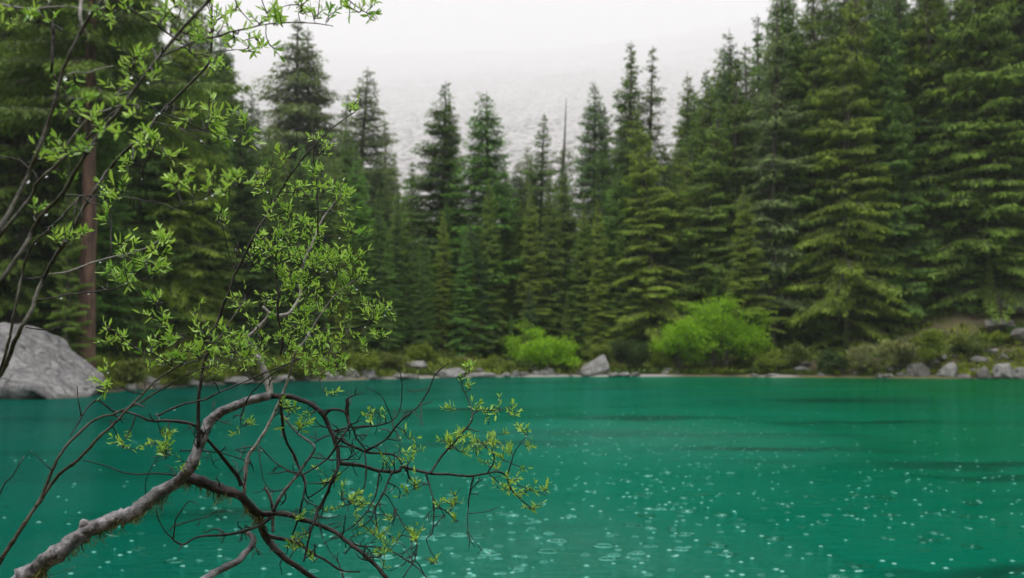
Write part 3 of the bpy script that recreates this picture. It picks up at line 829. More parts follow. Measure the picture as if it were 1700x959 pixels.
SHRUBS = [
    (893, 622, 118, 92, 71.5, LIME, "rounded lime-green bush beside the pale boulder on the beach", 14),
    (938, 622, 76, 54, 71.2, LIME, "low lime-green bush between the rounded bush and the pale boulder", 8),
    (1195, 624, 165, 142, 71.5, LIME, "largest lime-green bush, a tall dome leaning over the water", 26),
    (1130, 624, 96, 100, 71.2, LIME, "lime-green bush at the foot of the tall dome-shaped bush", 12),
    (1100, 622, 40, 34, 70.8, OLIVE, "knee-high olive bush at the end of the gravel beach", 6),
    (1048, 622, 74, 68, 71.6, DEEP, "dark green bush overhanging the gravel beach past the pale boulder", 12),
    (1000, 592, 50, 26, 74.5, OLIVE, "olive bush on top of the bank behind the pale boulder", 7),
    (823, 622, 66, 30, 71.5, OLIVE, "flat mossy-green bush on the shore before the regular cone-shaped spruce", 8),
    (700, 602, 56, 36, 73.5, OLIVE, "olive bush above the pale slabs on the shore", 8),
    (655, 612, 58, 36, 71.0, DULL, "dull green bush among the shore slabs", 8),
    (600, 612, 60, 34, 69.5, OLIVE, "mossy bush behind the upright grey boulders", 8),
    (558, 602, 44, 34, 68.0, DULL, "dull bush behind the leaning willow's right fringe", 6),
    (490, 620, 80, 44, 64.5, OLIVE, "olive thicket on the shore seen through the leaning willow", 9),
    (400, 624, 80, 48, 59.0, DULL, "dull thicket on the shore behind the pale twisted willow branch", 9),
    (300, 632, 80, 52, 52.5, OLIVE, "olive bush low on the shore behind the small round boulder", 9),
    (215, 632, 62, 40, 49.5, DULL, "dull bush between the dark boulder and the small round boulder", 7),
    (128, 612, 40, 40, 45.0, (0.030, 0.085, 0.024), "fresh green bush at the foot of the red-barked pine", 7),
    (1275, 622, 66, 44, 69.8, OLIVE, "mossy bush over the white shore stones past the tall dome-shaped bush", 8),
    (1320, 620, 60, 50, 69.3, DULL, "low bush under the hanging boughs of the biggest yellow-green spruce", 8),
    (1378, 622, 70, 44, 68.6, DEEP, "dark bush at the waterline under the biggest yellow-green spruce", 8),
    (1432, 618, 60, 48, 68.2, PALE, "pale sage bush at the open gap in the forest wall", 8),
    (1490, 606, 66, 58, 67.8, PALE, "silvery bush on the slope above the brown bank", 9),
    (1545, 610, 60, 62, 66.8, OLIVE, "tall olive bush behind the upright shore rock", 9),
    (1605, 604, 60, 54, 66.6, DULL, "dull bush behind the pale wedge-shaped rock", 8),
    (1655, 598, 62, 44, 66.2, OLIVE, "olive bush between the shore rocks and the lowest ledge", 8),
    (1702, 590, 62, 50, 66.0, (0.04, 0.10, 0.015), "bright green bush on the bank below the stepped ledges", 8),
    (1640, 540, 60, 50, 70.0, OLIVE, "olive bush growing on the slope beside the stepped ledges", 8),
    (1530, 530, 50, 60, 72.0, (0.06, 0.10, 0.02), "loose bush hanging in the shade above the silvery bush", 7),
]
for (px, py, w, h, Y, colr, lab, nl) in SHRUBS:
    Ys = float(shore_dist(px)) + max(0.9, (Y - 69) * 0.3 + 1.0)
    if py < 600 and px > 1400: Ys = float(shore_dist(px)) + 4 + (605 - py) * 0.085
    elif py < 606: Ys += 2.0
    if px == 128: Ys += 4.5
    shrub(px, py, w, h, Ys, colr, lab, n_lobes=nl, group="bushes along the far shore")

# ------------------------------------------------------------------ boulders
def boulder(px, py, wpx, hpx, mat, label, seed, depth=0.8, name="boulder", dY=0.3, cuts=7, rough=0.06, group=None, Yabs=None, lean=0.0, planes=None):
    """px: centre, py: foot line, size in the photograph's pixels"""
    rg = np.random.default_rng(seed)
    Y = (float(shore_dist(px)) + dY) if Yabs is None else Yabs
    sx = wpx * Y / FPX / 2
    p = at(px, py, Y)
    hz = hpx * Y / FPX * (1.0 if wpx > 150 else 0.85)
    import bmesh
    bm = bmesh.new(); bmesh.ops.create_icosphere(bm, subdivisions=5, radius=1.0)
    V = np.array([v.co[:] for v in bm.verts])
    NP = rg.normal(0, 1, (cuts * 3, 3)); NP[:, 2] *= 0.8; NP /= np.linalg.norm(NP, axis=1, keepdims=True)
    DP = rg.uniform(0.62, 0.98, cuts * 3)
    for n, dcut in (planes or []):
        NP = np.concatenate([NP, [np.array(n, float) / np.linalg.norm(n)]]); DP = np.append(DP, dcut)
    den = V @ NP.T
    rad = np.where(den > 0.05, DP / np.maximum(den, 0.05), 9.0).min(axis=1)
    V = V * np.minimum(rad, 1.15)[:, None]
    off = rg.uniform(0, 100, 3)
    for i, v in enumerate(bm.verts):
        q = Vector(V[i] * 1.6 + off)
        k = mnoise.fractal(q, 0.9, 2.1, 5) * rough * 1.6 + mnoise.noise(q * 0.6) * 0.06
        V[i] *= 1 + k
    V[:, 0] += lean * V[:, 2]
    zmin, zmax = -0.42, V[:, 2].max()
    V[:, 0] *= sx / max(abs(V[:, 0].min()), V[:, 0].max()); V[:, 1] *= sx * depth
    V[:, 2] = np.maximum(V[:, 2], zmin - 0.25)
    V[:, 2] = (V[:, 2] - zmin) / (zmax - zmin) * hz
    if wpx > 150:      # the big boulder's back falls away evenly towards the water
        xp = V[:, 0] * FPX / Y + px
        nz = np.array([mnoise.fractal(Vector((v[0] * 1.3, v[1] * 1.3, 3.0)), 0.8, 2.0, 4) for v in V])
        lim = (134 - 0.70 * np.maximum(xp, -30) + 9 * nz) * Y / FPX - 0.22 * np.maximum(-V[:, 1] - 0.4, 0)
        V[:, 2] = np.where(V[:, 2] > lim, lim + 0.06 * (V[:, 2] - lim), V[:, 2])
    for i, v in enumerate(bm.verts): v.co = V[i]
    me = bpy.data.meshes.new(name); bm.to_mesh(me); bm.free()
    me.materials.append(mat)
    me.polygons.foreach_set("use_smooth", np.full(len(me.polygons), True))
    o = bpy.data.objects.new(name, me); COL.objects.link(o)
    o.location = (p.x, Y, p.z)
    tag(o, label, "rock", group)
    return o
BOULDERS = [
    (16, 660, 335, 142, M_BIGROCK, "big grey boulder sloping down to the water, the largest rock of the lake", 101, 0.9, 1.0),
    (148, 655, 58, 40, M_DARKROCK, "dark broken boulder at the low end of the big grey boulder", 102, 0.8, 0.3),
    (216, 651, 32, 17, M_ROCK, "small round pale boulder alone at the waterline past the dark boulder", 103, 0.9, 0.3),
    (262, 648, 30, 12, M_DARKROCK, "low dark stone behind the olive stems of the willow shrub", 104, 0.9, 0.3),
    (385, 638, 70, 16, M_ROCK, "long flat slab seen under the leaning willow's crown", 105, 0.7, 0.4),
    (551, 634, 26, 24, M_ROCK, "pointed grey boulder at the waterline, first of an upright trio", 106, 0.9, 0.4),
    (584, 632, 22, 26, M_ROCK, "tall narrow boulder, middle of the upright trio at the waterline", 107, 0.9, 0.5),
    (612, 631, 36, 22, M_ROCK, "leaning boulder with a pale face, last of the upright trio", 108, 0.8, 0.5),
    (668, 628, 70, 10, M_ROCK, "thin pale slab lying along the waterline", 109, 0.6, 0.4),
    (690, 612, 46, 16, M_ROCK, "mossy slab lying on the bank above the thin pale slab", 110, 0.8, 2.2),
    (743, 627, 62, 20, M_ROCK, "wide pale boulder behind the bare upright willow twigs", 111, 0.7, 0.4),
    (800, 627, 48, 11, M_ROCK, "low flat stone before the mossy-green bush", 112, 0.7, 0.3),
    (873, 626, 26, 12, M_DARKROCK, "small dark stone at the foot of the rounded lime-green bush", 113, 0.8, 0.3),
    (911, 625, 22, 20, M_ROCK, "small rounded pale boulder on the gravel before the low lime-green bush", 114, 0.8, 0.5),
    (990, 624, 58, 42, M_ROCK, "pale tilted boulder standing on the gravel beach", 115, 0.8, 0.9),
    (1035, 625, 30, 9, M_ROCK, "flat pale stone beside the tilted boulder", 116, 0.8, 0.3),
    (1252, 627, 20, 9, M_ROCK, "small white stone at the waterline past the largest lime-green bush", 117, 0.8, 0.3),
    (1281, 628, 30, 10, M_ROCK, "flat white stone at the waterline next to the small white one", 118, 0.8, 0.3),
    (1285, 612, 34, 22, M_DARKROCK, "brown stone on the bank over the flat white stone", 119, 0.8, 1.3),
    (1465, 628, 26, 10, M_DARKROCK, "brown stone under the bank below the silvery bush", 120, 0.8, 0.3),
    (1522, 629, 40, 32, M_DARKROCK, "blocky grey-brown rock standing in the water before the olive bush", 121, 0.8, 0.5),
    (1574, 630, 30, 34, M_ROCK, "pale wedge-shaped rock with a white foot at the waterline", 122, 0.8, 0.5),
    (1600, 630, 26, 12, M_DARKROCK, "low dark rock between the pale wedge and the round dark rock", 123, 0.8, 0.3),
    (1632, 630, 36, 26, M_DARKROCK, "round dark rock with a wet top at the waterline", 124, 0.8, 0.4),
    (1667, 630, 40, 32, M_ROCK, "slanting pale rock at the waterline beside the round dark rock", 125, 0.8, 0.5),
    (1700, 631, 44, 26, M_ROCK, "grey rock at the waterline, beyond the slanting pale one", 126, 0.8, 0.4),
    (1755, 632, 50, 30, M_DARKROCK, "dark shore rock past the frame's last grey rock", 127, 0.8, 0.4),
    (1692, 516, 70, 30, M_DARKROCK, "uppermost of the stepped rock ledges on the slope", 128, 0.8, 7.5),
    (1660, 548, 56, 24, M_DARKROCK, "middle one of the stepped rock ledges on the slope", 129, 0.8, 5.5),
    (1698, 566, 44, 26, M_DARKROCK, "lowest of the stepped rock ledges on the slope", 130, 0.8, 4.2),
    (1570, 410, 24, 24, M_ROCK, "pale rock showing high in the trees above the silvery bush", 131, 0.8, 14.0),
    (640, 600, 30, 14, M_ROCK, "weathered stone on the bank behind the upright trio", 132, 0.8, 3.0),
    (470, 633, 40, 13, M_ROCK, "flat stone at the waterline under the pale twisted branch", 133, 0.8, 0.3),
    (320, 641, 40, 14, M_ROCK, "flat stone at the waterline behind the willow shrub's twigs", 134, 0.8, 0.3),
]
PL = {18: [((0.60, -0.25, 0.80), 0.17), ((0.25, -0.8, 0.55), 0.5), ((-0.15, -0.2, 0.95), 0.62)],
      990: [((-0.55, -0.15, 0.8), 0.4), ((0.15, -0.75, 0.5), 0.45), ((0.9, 0, 0.25), 0.6)]}
for (px, py, w, h, mt, lab, sd_, dp, dY) in BOULDERS:
    big = px == 18
    o = boulder(px, py, w, h, mt, lab, sd_, dp, dY=dY, cuts=9 if big else 7, rough=0.05, group="rocks of the far shore", planes=PL.get(px))
    if dY > 1.2:
        o.location.z = max(o.location.z, ground_z(o.location.x, o.location.y) - 0.25)

# small stones lying along the waterline between the named rocks
def stones():
    rg = np.random.default_rng(55)
    protos = []
    for k in range(7):
        o = boulder(600, 628, 24, 12, (M_ROCK, M_DARKROCK, M_ROCK)[k % 3], "small loose stone lying among many along the far waterline", 300 + k, 0.9, name="stone", cuts=6, rough=0.09, group="loose stones along the far waterline")
        tag(o, None, "stone"); protos.append(o)
    for i in range(110):
        o = protos[i] if i < 7 else protos[i % 7].copy()
        if i >= 7: COL.objects.link(o)
        zone = rg.random()
        px = rg.uniform(170, 1150) if zone < 0.55 else rg.uniform(1240, 1760)
        off = 0.1 + rg.random() ** 1.5 * (1.6 if zone < 0.55 else 3.5)
        Y = float(shore_dist(px)) + off
        X = (px - 850) / FPX * Y
        sc = rg.uniform(0.25, 1.0) * (1.0 if off < 1 else 1.3)
        o.location = (X, Y, max(-0.02, ground_z(X, Y) - 0.06)); o.scale = (sc * rg.uniform(0.8, 1.5), sc, sc * rg.uniform(0.6, 1.1)); o.rotation_euler.z = rg.uniform(0, 6.28)
stones()

# ------------------------------------------------------------------ undergrowth: moss cushions, sedge and small herbs nobody could count
def undergrowth():
    rg = np.random.default_rng(77)
    N = 19000
    px = rg.uniform(-120, 1850, N)
    off = 0.6 + rg.random(N) ** 1.6 * np.interp(px, [1200, 1450], [20, 34])
    Y = shore_dist(px) + off
    X = (px - 850) / FPX * Y
    Z = height(X, Y)
    keep = fbm(X * 0.35, Y * 0.35, 31, 3) > -0.26
    X, Y, Z, off = X[keep], Y[keep], Z[keep], off[keep]
    n = len(X); k = 9
    P = np.stack([X, Y, Z], -1).repeat(k, 0) + rg.normal(0, 1, (n * k, 3)) * np.array([0.16, 0.16, 0.0])
    a = rg.uniform(0, 6.28, n * k); el = rg.uniform(0.25, 1.3, n * k)
    D = np.stack([np.cos(a) * np.cos(el), np.sin(a) * np.cos(el), np.sin(el)], -1)
    L = (rg.uniform(0.12, 0.46, n) * rg.uniform(0.8, 1.5, n)).repeat(k)[:, None] * rg.uniform(0.7, 1.2, (n * k, 1))
    w = np.stack([-np.sin(a), np.cos(a), 0 * a], -1) * L * 0.16
    tint = np.clip(0.45 + 0.55 * fbm(X * 0.5, Y * 0.5, 33, 2) + rg.normal(0, 0.2, n), 0, 1).repeat(k)
    b = MB()
    bb = b.verts(np.stack([P, P + D * L * .5 + w, P + D * L - np.array([0, 0, 1]) * L * .15, P + D * L * .5 - w], 1).reshape(-1, 3), tint.repeat(4))
    i = bb + np.arange(n * k) * 4
    b.quads(np.stack([i, i + 1, i + 2, i + 3], -1))
    o = b.build("undergrowth", M_GROUNDPLANT, smooth=False)
    tag(o, "low moss, sedge and small herbs covering the far bank", "undergrowth", kind="stuff")
undergrowth()

# ------------------------------------------------------------------ rain on the lake
def rain_rings():
    rg = np.random.default_rng(91)
    b = MB(); f = MB()
    areas = [  # px0, px1, py0, py1, count
        (880, 1250, 680, 760, 190), (900, 1700, 700, 860, 270), (560, 1250, 780, 958, 210), (1000, 1700, 760, 958, 190),
        (200, 900, 700, 950, 150), (0, 400, 700, 958, 70), (860, 1700, 650, 700, 60)]
    for (x0, x1, y0, y1, n) in areas:
        for _ in range(n):
            px, py = rg.uniform(x0, x1), rg.uniform(y0, y1)
            Y = CAM_H * FPX / (py - HORIZON); p = at(px, py, Y)
            x, y = p.x, Y
            age = rg.random()
            rad = 0.010 + 0.042 * age ** 1.5 if rg.random() < 0.85 else rg.uniform(0.06, 0.10)
            S = 20
            a = np.arange(S) / S * 6.2832
            ca, sa = np.cos(a), np.sin(a)
            # the ring wave
            rr = np.array([0.72, 0.86, 0.96, 1.05, 1.2]) * rad
            am = 0.0052 * (1 - 0.5 * age)
            hh = np.array([0.0012, 0.45 * am, am, 0.4 * am, 0.0012]) + 0.0004
            V = np.concatenate([np.stack([x + ca * r_, y + sa * r_, np.full(S, h_)], -1) for r_, h_ in zip(rr, hh)])
            bb = b.verts(V)
            j = np.arange(S); k = (j + 1) % S
            for i in range(4):
                b.quads(np.stack([bb + i * S + j, bb + i * S + k, bb + (i + 1) * S + k, bb + (i + 1) * S + j], -1))
            # the splash at its centre, a little broken dome of aerated water
            if age < 0.7:
                s_ = rg.uniform(0.007, 0.026) * (1.15 - 0.5 * age)
                S2 = 12
                a2 = np.arange(S2) / S2 * 6.2832; jag = rg.uniform(0.7, 1.15, S2)
                V = np.concatenate([np.stack([x + np.cos(a2) * s_ * jag * q, y + np.sin(a2) * s_ * jag * q * 0.9, np.full(S2, h_)], -1) for q, h_ in ((1.0, 0.0012), (0.6, 0.16 * s_), (0.2, 0.22 * s_))])
                bb = f.verts(V); j = np.arange(S2); k = (j + 1) % S2
                for i in range(2):
                    f.quads(np.stack([bb + i * S2 + j, bb + i * S2 + k, bb + (i + 1) * S2 + k, bb + (i + 1) * S2 + j], -1))
                c = f.verts([(x, y, 0.24 * s_)])
                f.tris(np.stack([bb + 2 * S2 + j, bb + 2 * S2 + k, np.full(S2, c)], -1))
    tag(b.build("rain_rings", M_RING), "small ring waves spreading where raindrops hit the lake", "ripples", kind="stuff")
    tag(f.build("rain_splashes", M_FOAM), "white splashes of raindrops scattered on the green lake", "splashes", kind="stuff")
rain_rings()

# ------------------------------------------------------------------ the willows in front
def catmull(P, n):
    P = np.asarray(P, float)
    if len(P) == 2:
        s = np.linspace(0, 1, n)[:, None]; return P[0] * (1 - s) + P[1] * s
    Q = np.concatenate([[2 * P[0] - P[1]], P, [2 * P[-1] - P[-2]]])
    seg = np.linalg.norm(np.diff(P[:, :2], axis=0), axis=1); cum = np.concatenate([[0], np.cumsum(seg)])
    u = np.linspace(0, cum[-1], n); res = []
    for uu in u:
        i = min(int(np.searchsorted(cum, uu, side='right')) - 1, len(P) - 2); t = (uu - cum[i]) / max(seg[i], 1e-9)
        p0, p1, p2, p3 = Q[i], Q[i + 1], Q[i + 2], Q[i + 3]
        res.append(0.5 * (2 * p1 + (p2 - p0) * t + (2 * p0 - 5 * p1 + 4 * p2 - p3) * t * t + (3 * p1 - p0 - 3 * p2 + p3) * t ** 3))
    return np.array(res)

class Willow:
    def __init__(self, name, loc, label, cat, seed):
        self.rg = np.random.default_rng(seed)
        self.root = empty(name, loc); tag(self.root, label, cat)
        self.loc = np.array(loc, float)
        self.samples = []; self.twig = MB(); self.leaf = MB(); self.moss = MB(); self.drops = []
        self.nleaf = 0
    def branch(self, pts, w0, w1, d0, d1, mat, name="branch", sides=8, wob=1.8, knots=True):
        """pts traced over the photograph; w: widths in its pixels; d: distance from the camera"""
        rg = self.rg
        P = np.array([(p[0], p[1]) for p in pts], float)
        length = np.linalg.norm(np.diff(P, axis=0), axis=1).sum()
        n = max(6, int(length / 6))
        Q = catmull(P, n)
        s = np.linspace(0, 1, n)
        ph = rg.uniform(0, 100)
        env = np.sin(np.pi * np.clip(s, 0, 1)) ** 0.5
        Q[:, 0] += wob * 1.2 * fbm(s * length / 17, s * 0 + ph, 3, 3) * env
        Q[:, 1] += wob * 1.2 * fbm(s * length / 17, s * 0 + ph + 50, 4, 3) * env
        D = d0 + (d1 - d0) * s + 0.05 * fbm(s * length / 90, s * 0 + ph, 6, 2) * env * min(1.0, length / 150)
        W3 = np.array([at(q[0], q[1], d) for q, d in zip(Q, D)])
        wd = w0 + (w1 - w0) * s ** 0.85
        wd = wd * (1 + 0.10 * fbm(s * length / 14, s * 0 + ph, 8, 3))
        if knots:
            for _ in range(int(length / 45) + 1):
                c = rg.random(); wd = wd * (1 + rg.uniform(0.05, 0.28) * np.exp(-((s - c) * length / 4.0) ** 2))
        r = wd * 0.5 * D / FPX
        b = MB(); b.tube(W3 - self.loc, r, sides, 0, 0.0, bump=0.05)
        b.build(name, mat, self.root)
        for i in range(n): self.samples.append((Q[i, 0], Q[i, 1], D[i], r[i], W3[i]))
        return W3, r
    def arr(self):
        if not hasattr(self, '_a') or len(self._a) != len(self.samples):
            self._a = np.array([(a, b, c, d) for a, b, c, d, _ in self.samples])
        return self._a
    def leaves(self, c, axis, n, size, spread=1.0, green=None):
        rg = self.rg
        axis = axis / (np.linalg.norm(axis) + 1e-9)
        ref = np.array([0, 1.0, 0.2]); u = np.cross(axis, ref); u /= np.linalg.norm(u) + 1e-9; v = np.cross(axis, u)
        for k in range(n):
            phi = k * 2.4 + rg.uniform(-0.5, 0.5); th = rg.uniform(0.25, 1.15) * spread
            d = axis * math.cos(th) + (u * math.cos(phi) + v * math.sin(phi)) * math.sin(th)
            d[2] += 0.18; d /= np.linalg.norm(d)
            L = size * rg.uniform(0.55, 1.15); wd = L * rg.uniform(0.13, 0.19)
            base = c - axis * rg.uniform(0, size * 0.5)
            nv = axis - d * (axis @ d); nv = nv + rg.normal(0, 0.25, 3); nv -= d * (nv @ d); nv /= np.linalg.norm(nv) + 1e-9
            sd_ = np.cross(d, nv)
            curl = rg.uniform(-0.10, 0.30) * L; fold = rg.uniform(0.15, 0.5)
            S = np.array([0.0, 0.12, 0.35, 0.62, 0.85, 1.0]); Wd = np.array([0.06, 0.45, 0.95, 0.9, 0.5, 0.02]) * wd
            mid = base + np.outer(S * L, d) - np.outer(S ** 2 * curl, nv)
            lf = mid + np.outer(Wd, sd_) + np.outer(Wd * fold, nv); rt = mid - np.outer(Wd, sd_) + np.outer(Wd * fold, nv)
            t0 = np.clip(rg.normal(0.5, 0.22), 0, 1) if green is None else green
            b = self.leaf.verts(np.concatenate([lf, mid, rt]) - self.loc, np.clip(np.concatenate([np.full(6, t0), np.full(6, t0 + 0.25), np.full(6, t0)]), 0, 1))
            i = np.arange(5)
            self.leaf.quads(np.stack([b + i, b + i + 1, b + i + 7, b + i + 6], -1)); self.leaf.quads(np.stack([b + 6 + i, b + 7 + i, b + 13 + i, b + 12 + i], -1))
            self.nleaf += 1
    def blade(self, base, d, axis, L, t0):
        """one narrow pointed leaf, folded along its midrib"""
        rg = self.rg
        wd = L * rg.uniform(0.105, 0.155)
        nv = axis - d * (axis @ d) + rg.normal(0, 0.3, 3); nv -= d * (nv @ d); nv /= np.linalg.norm(nv) + 1e-9
        sd_ = np.cross(d, nv)
        curl = rg.uniform(-0.12, 0.30) * L; fold = rg.uniform(0.15, 0.6)
        S = np.array([0.0, 0.12, 0.35, 0.62, 0.85, 1.0]); Wd = np.array([0.06, 0.45, 0.95, 0.9, 0.5, 0.02]) * wd
        mid = base + np.outer(S * L, d) - np.outer(S ** 2 * curl, nv)
        lf = mid + np.outer(Wd, sd_) + np.outer(Wd * fold, nv); rt = mid - np.outer(Wd, sd_) + np.outer(Wd * fold, nv)
        b = self.leaf.verts(np.concatenate([lf, mid, rt]) - self.loc, np.clip(np.concatenate([np.full(6, t0), np.full(6, t0 + 0.25), np.full(6, t0)]), 0, 1))
        i = np.arange(5)
        self.leaf.quads(np.stack([b + i, b + i + 1, b + i + 7, b + i + 6], -1)); self.leaf.quads(np.stack([b + 6 + i, b + 7 + i, b + 13 + i, b + 12 + i], -1))
        self.nleaf += 1
    def shoot_leaves(self, K, size, n, t0):
        """alternate leaves along the points of a shoot and a few upright young ones at its tip"""
        rg = self.rg; m = len(K)
        for k in range(n):
            f = (k + rg.uniform(0.2, 0.8)) / n
            x = f * (m - 1); i = min(int(x), m - 2); c = K[i] * (1 - (x - i)) + K[i + 1] * (x - i)
            ax = K[i + 1] - K[i]; ax = ax / (np.linalg.norm(ax) + 1e-9)
            u = np.cross(ax, [0, 1.0, 0.2]); u /= np.linalg.norm(u) + 1e-9; v = np.cross(ax, u)
            phi = k * 2.4 + rg.uniform(-0.4, 0.4); th = rg.uniform(0.55, 1.15)
            d = ax * math.cos(th) + (u * math.cos(phi) + v * math.sin(phi)) * math.sin(th); d[2] += 0.22; d /= np.linalg.norm(d)
            self.blade(c, d, ax, size * rg.uniform(0.6, 1.15) * (1.05 - 0.25 * f), np.clip(t0 + rg.normal(0, 0.16), 0, 1))
        ax = K[-1] - K[-2]; ax = ax / (np.linalg.norm(ax) + 1e-9) + np.array([0, 0, 0.25])
        for k in range(int(rg.integers(1, 4))):
            d = ax + rg.normal(0, 0.33, 3); d /= np.linalg.norm(d)
            self.blade(K[-1], d, ax, size * rg.uniform(0.55, 1.0), np.clip(t0 + 0.2 + rg.normal(0, 0.15), 0, 1))
    def cluster(self, px, py, size=22, n=None, reach=60, sub=True):
        """a leafy shoot ending near the given pixel, grown from the nearest twig"""
        rg = self.rg
        A = self.arr()
        d2 = (A[:, 0] - px) ** 2 + (A[:, 1] - py) ** 2
        j = int(np.argmin(d2)); dist = math.sqrt(d2[j])
        if dist > reach: return False
        src = self.samples[j]
        dep = src[2] + rg.normal(0, 0.03)
        tip = np.array(at(px, py, dep)); st = np.array(src[4]); k = dep / FPX
        ln = np.linalg.norm(tip - st)
        if ln > 2 * k:
            mid = (tip + st) / 2 + rg.normal(0, 0.10, 3) * ln
            K = catmull(np.array([st, mid, tip]), 7)
            r0 = min(src[3] * 0.75, 0.0011 + 0.010 * ln)
            self.twig.tube(K - self.loc, np.linspace(r0, 0.0008, 7), 5)
            ax = (tip - mid) / np.linalg.norm(tip - mid)
        else:
            ax = np.array([0, 0, 1.0])
        t0 = np.clip(rg.normal(0.48, 0.2), 0.05, 0.9)
        # the leafy shoots themselves: one going on, sometimes one or two beside it
        for q in range(1 + (rg.random() < 0.65) + (rg.random() < 0.3)):
            dv = ax * 0.8 + np.array([rg.normal(0, 0.55), rg.normal(0, 0.45), 0.55 + rg.normal(0, 0.35)]); dv /= np.linalg.norm(dv)
            SL = rg.uniform(0.7, 1.7) * size * k
            st2 = tip if q == 0 else st + (tip - st) * rg.uniform(0.3, 1.0)
            bend = rg.normal(0, 0.12, 3)
            K2 = np.array([st2 + dv * SL * f + bend * SL * f * f for f in np.linspace(0, 1, 5)])
            self.twig.tube(K2 - self.loc, np.linspace(0.0009, 0.0005, 5), 4)
            self.shoot_leaves(K2, size * k, int(rg.integers(3, 6)) if n is None else n, t0 + rg.normal(0, 0.08))
        self.samples.append((px, py, dep, 0.0007, Vector(tip)))
        return True
    def area(self, cx, cy, rx, ry, n, size=22, reach=55):
        for _ in range(n):
            a = self.rg.uniform(0, 6.28); q = math.sqrt(self.rg.random())
            self.cluster(cx + rx * q * math.cos(a), cy + ry * q * math.sin(a), size * self.rg.uniform(0.8, 1.15), reach=reach)
    def bare(self, n, box, lmin=14, lmax=46):
        """thin leafless twigs off the existing wood, sometimes forked"""
        rg = self.rg; A = self.arr()
        ok = np.where((A[:, 0] > box[0]) & (A[:, 0] < box[2]) & (A[:, 1] > box[1]) & (A[:, 1] < box[3]))[0]
        for _ in range(n):
            s = self.samples[int(rg.choice(ok))]
            a = rg.uniform(0, 6.28); L = rg.uniform(lmin, lmax)
            pts = [(s[0], s[1])]; d = s[2]
            for k in range(4):
                a += rg.normal(0, 0.35); pts.append((pts[-1][0] + math.cos(a) * L / 4, pts[-1][1] - math.sin(a) * L / 4))
            dd = d + np.linspace(0, rg.normal(0, 0.05), 5)
            K = catmull(np.array([at(p[0], p[1], q) for p, q in zip(pts, dd)]), 9)
            K[0] = s[4]
            self.twig.tube(K - self.loc, np.linspace(min(0.0019, s[3] * 0.85), 0.0009, 9), 4)
            self.samples.append((pts[-1][0], pts[-1][1], dd[-1], 0.0006, Vector(K[-1])))
            if rg.random() < 0.55:
                i = 5; a2 = a + rg.choice([-1, 1]) * rg.uniform(0.5, 1.1); L2 = L * 0.5
                e = np.array(at(pts[2][0] + math.cos(a2) * L2, pts[2][1] - math.sin(a2) * L2, dd[3]))
                self.twig.tube(catmull(np.array([K[4], (K[4] + e) / 2 + rg.normal(0, 0.002, 3), e]), 5) - self.loc, np.linspace(0.0011, 0.0008, 5), 4)
    def mossy(self, W3, r, i0, i1, n, lmin=0.01, lmax=0.03, under=0.9):
        rg = self.rg
        tufts = [(rg.uniform(i0, i1), rg.normal(-1.5, 0.6), rg.uniform(0.5, 1.3)) for _ in range(max(3, n // 14))]
        for _ in range(int(n * 0.75)):
            tf, ta, tl = tufts[int(rg.integers(len(tufts)))]
            i = int(np.clip((tf + rg.normal(0, 0.006)) * len(W3), 0, len(W3) - 1))
            a = ta + rg.normal(0, 0.25)      # under the limb
            T = np.array(W3[min(i + 1, len(W3) - 1)]) - np.array(W3[max(i - 1, 0)]); T /= np.linalg.norm(T) + 1e-9
            side = np.cross(T, [0, 0, 1.0]); side /= np.linalg.norm(side) + 1e-9; upv = np.cross(side, T)
            p = np.array(W3[i]) + (side * math.cos(a) + upv * math.sin(a)) * r[i] * 0.97 + T * rg.normal(0, 0.002)
            L = rg.uniform(lmin, lmax) * tl
            d = np.array([rg.normal(0, 0.35), rg.normal(0, 0.35), -1.0]) * L
            K = np.array([p, p + d * 0.35 + rg.normal(0, 0.12, 3) * L, p + d * 0.7 + rg.normal(0, 0.25, 3) * L, p + d + rg.normal(0, 0.35, 3) * L])
            self.moss.tube(K - self.loc, np.array([0.0007, 0.0008, 0.0006, 0.0003]), 3, 0, rg.random(), cap=False)
    def finish(self):
        if self.twig.n: tag(self.twig.build("twigs", M_DBARK, self.root), kind="stuff")
        if self.leaf.n: tag(self.leaf.build("leaves", M_LEAF, self.root), kind="stuff")
        if self.moss.n: tag(self.moss.build("moss", M_LICHEN, self.root), kind="stuff")

# --- the leaning willow
wt = Willow("willow_tree", (-1.55, 1.75, 0.45), "leaning willow with a thick grey mossy trunk and tangled dark branches over the lake", "tree", 41)
B = wt.branch
tr3, trr = B([(-150, 1160), (-60, 1050), (20, 975), (70, 938), (143, 884), (206, 856), (259, 820), (299, 796), (319, 768), (333, 733), (343, 707), (366, 683), (416, 664), (447, 657)], 41, 13, 1.86, 2.10, M_WBARK, "trunk", 14, 3.4)
B([(143, 884), (139, 874), (144, 866)], 24, 16, 1.99, 1.98, M_WBARK, "branch_stub", 10, 0.3)
B([(447, 659), (447, 641), (440, 618), (432, 598), (418, 574), (413, 561), (421, 552), (437, 537), (447, 521), (441, 513), (436, 509)], 13, 5, 2.10, 2.16, M_PBARK)
B([(446, 519), (461, 524), (479, 520), (491, 504), (499, 486), (496, 468), (503, 443), (515, 410), (523, 392), (530, 374), (550, 342), (566, 324)], 7, 2, 2.15, 2.28, M_PBARK)
B([(405, 820), (407, 790), (412, 758), (433, 726), (451, 694), (469, 655), (479, 628), (488, 592), (509, 561), (528, 528), (552, 495), (576, 474), (600, 460)], 7, 2.2, 2.14, 2.22, M_PBARK)
l3, lr = B([(312, 792), (341, 801), (366, 812), (398, 822), (412, 839), (430, 855), (434, 876), (447, 899), (472, 925), (500, 946), (530, 966), (560, 985)], 18, 7, 2.08, 2.20, M_DBARK, "limb", 12)
